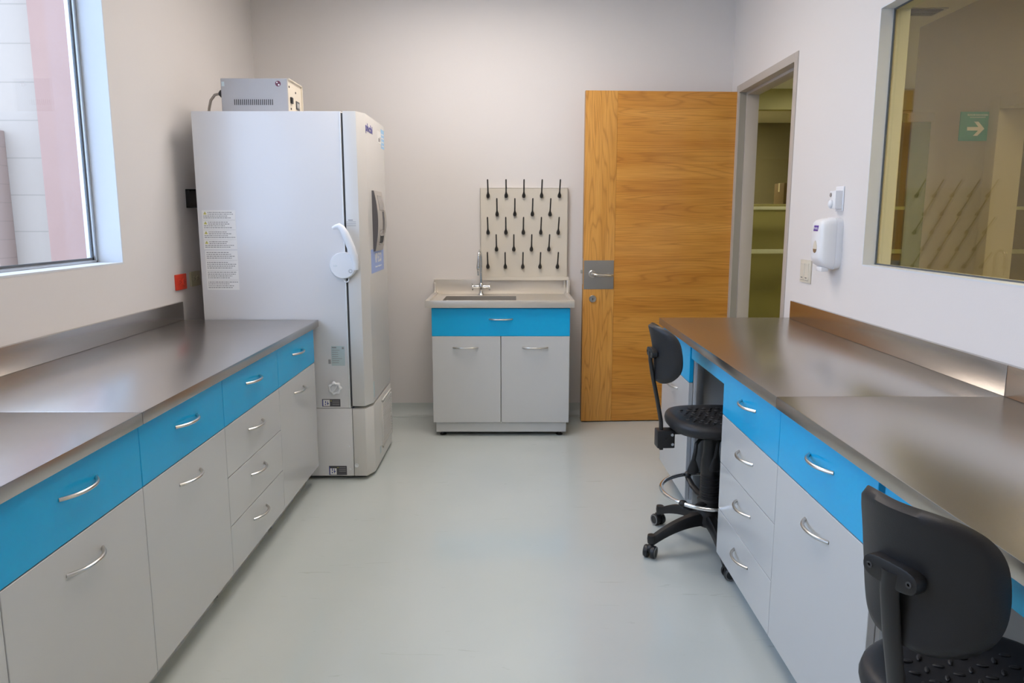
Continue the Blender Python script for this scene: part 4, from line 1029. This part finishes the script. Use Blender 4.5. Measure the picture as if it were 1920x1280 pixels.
    for v in bmx.verts: v.co += Vector((-0.250, 0, zc_))
    t_bm._add(bmx, M['pu'])
    back = t_bm.build('backrest', None, root, 60)
    # mounting pad with screws
    out = []
    for q in range(28):
        a = 2 * PI * q / 28; ca, sa = math.cos(a), math.sin(a)
        out.append((-0.286, math.copysign(abs(ca) ** 0.6, ca) * 0.050, zc_ + 0.004 + math.copysign(abs(sa) ** 0.75, sa) * 0.021))
    pad = MB().prism(out, (0.024, 0, 0), None, 0.004).build('mounting_pad', M['black'], back, 50)
    for sg in (-1, 1): MB().lathe([(0.0055, 0.0), (0.0055, 0.0012), (0.0025, 0.0012), (0.0025, 0.0), (0, 0)], (-0.286, sg * 0.036, zc_ + 0.004), (-1, 0, 0), None, 14).build('screw', M['gap'], pad)
    # upright post, bracket, support bar, mechanism
    MB().tube([(-0.282, 0, zc_ + 0.01), (-0.280, 0, zc_ - 0.03), (-0.268, 0, 0.78), (-0.246, 0, 0.68), (-0.226, 0, 0.58), (-0.222, 0, 0.47)], [0.0110] * 6, None, 12, sq=(1.6, 0.75)).build('back_post', M['black'], root, 60)
    b = MB(); b.box(-0.246, -0.170, -0.030, 0.030, 0.468, 0.546, None, 0.006); b.box(-0.232, -0.215, -0.012, 0.012, 0.455, 0.485, None, 0.004)
    br = b.build('post_bracket', M['black'], root)
    for (x, z) in ((-0.183, 0.528), (-0.181, 0.486), (-0.206, 0.508)):
        for sg in (-1, 1):
            MB().lathe([(0, 0), (0.0065, 0), (0.006, 0.003), (0, 0.004)], (x, sg * 0.030, z), (0, sg, 0), None, 12).build('bolt', M['alu'] if x > -0.20 else M['black'], br)
    MB().box(-0.175, -0.02, -0.022, 0.022, 0.527, 0.539, None, 0.003).build('support_bar', M['black'], root)
    b = MB(); b.box(-0.10, 0.10, -0.08, 0.08, 0.538, 0.547, None, 0.002); b.box(-0.06, 0.06, -0.045, 0.045, 0.505, 0.540, None, 0.008)
    b.build('seat_mechanism', M['black'], root)
    for (y, x0, ln) in ((-0.115, -0.105, 0.0), (-0.095, -0.005, 0.0)):
        lv_ = MB().tube([(x0 + 0.09, y * 0.3, 0.525), (x0 + 0.02, y * 0.85, 0.528), (x0, y, 0.515), (x0 - 0.004, y * 1.02, 0.48), (x0 - 0.010, y * 1.02, 0.445)], [0.007, 0.007, 0.008, 0.008, 0.0085], None, 10).build('adjustment_lever', M['black'], root, 50)
        pts_ = [(0, 0), (0.008, 0.002), (0.012, 0.012), (0.020, 0.034), (0.0255, 0.052), (0.023, 0.062), (0.014, 0.066), (0, 0.067)]
        pm = MB(); pm.lathe(pts_, (0, 0, 0), (0, 0, -1), None, 20)
        for v in pm.bm.verts:
            v.co = Vector((v.co.x + x0 - 0.010, v.co.y * 0.38 + y * 1.02, v.co.z + 0.452))
        pm.build('paddle', M['black'], lv_, 50)
    return root

s1 = stool(); s1.location = (0.868, 2.950, 0); s1.rotation_euler = (0, 0, math.radians(3))
tag(s1, 'black drafting stool with chrome foot ring at the far knee space', 'stool', 'black laboratory stools')
s2 = copy_tree(s1); s2.location = (0.866, 1.158, 0); s2.rotation_euler = (0, 0, math.radians(22))
tag(s2, 'black laboratory stool in the lower right corner, backrest towards the viewer', 'stool', 'black laboratory stools')
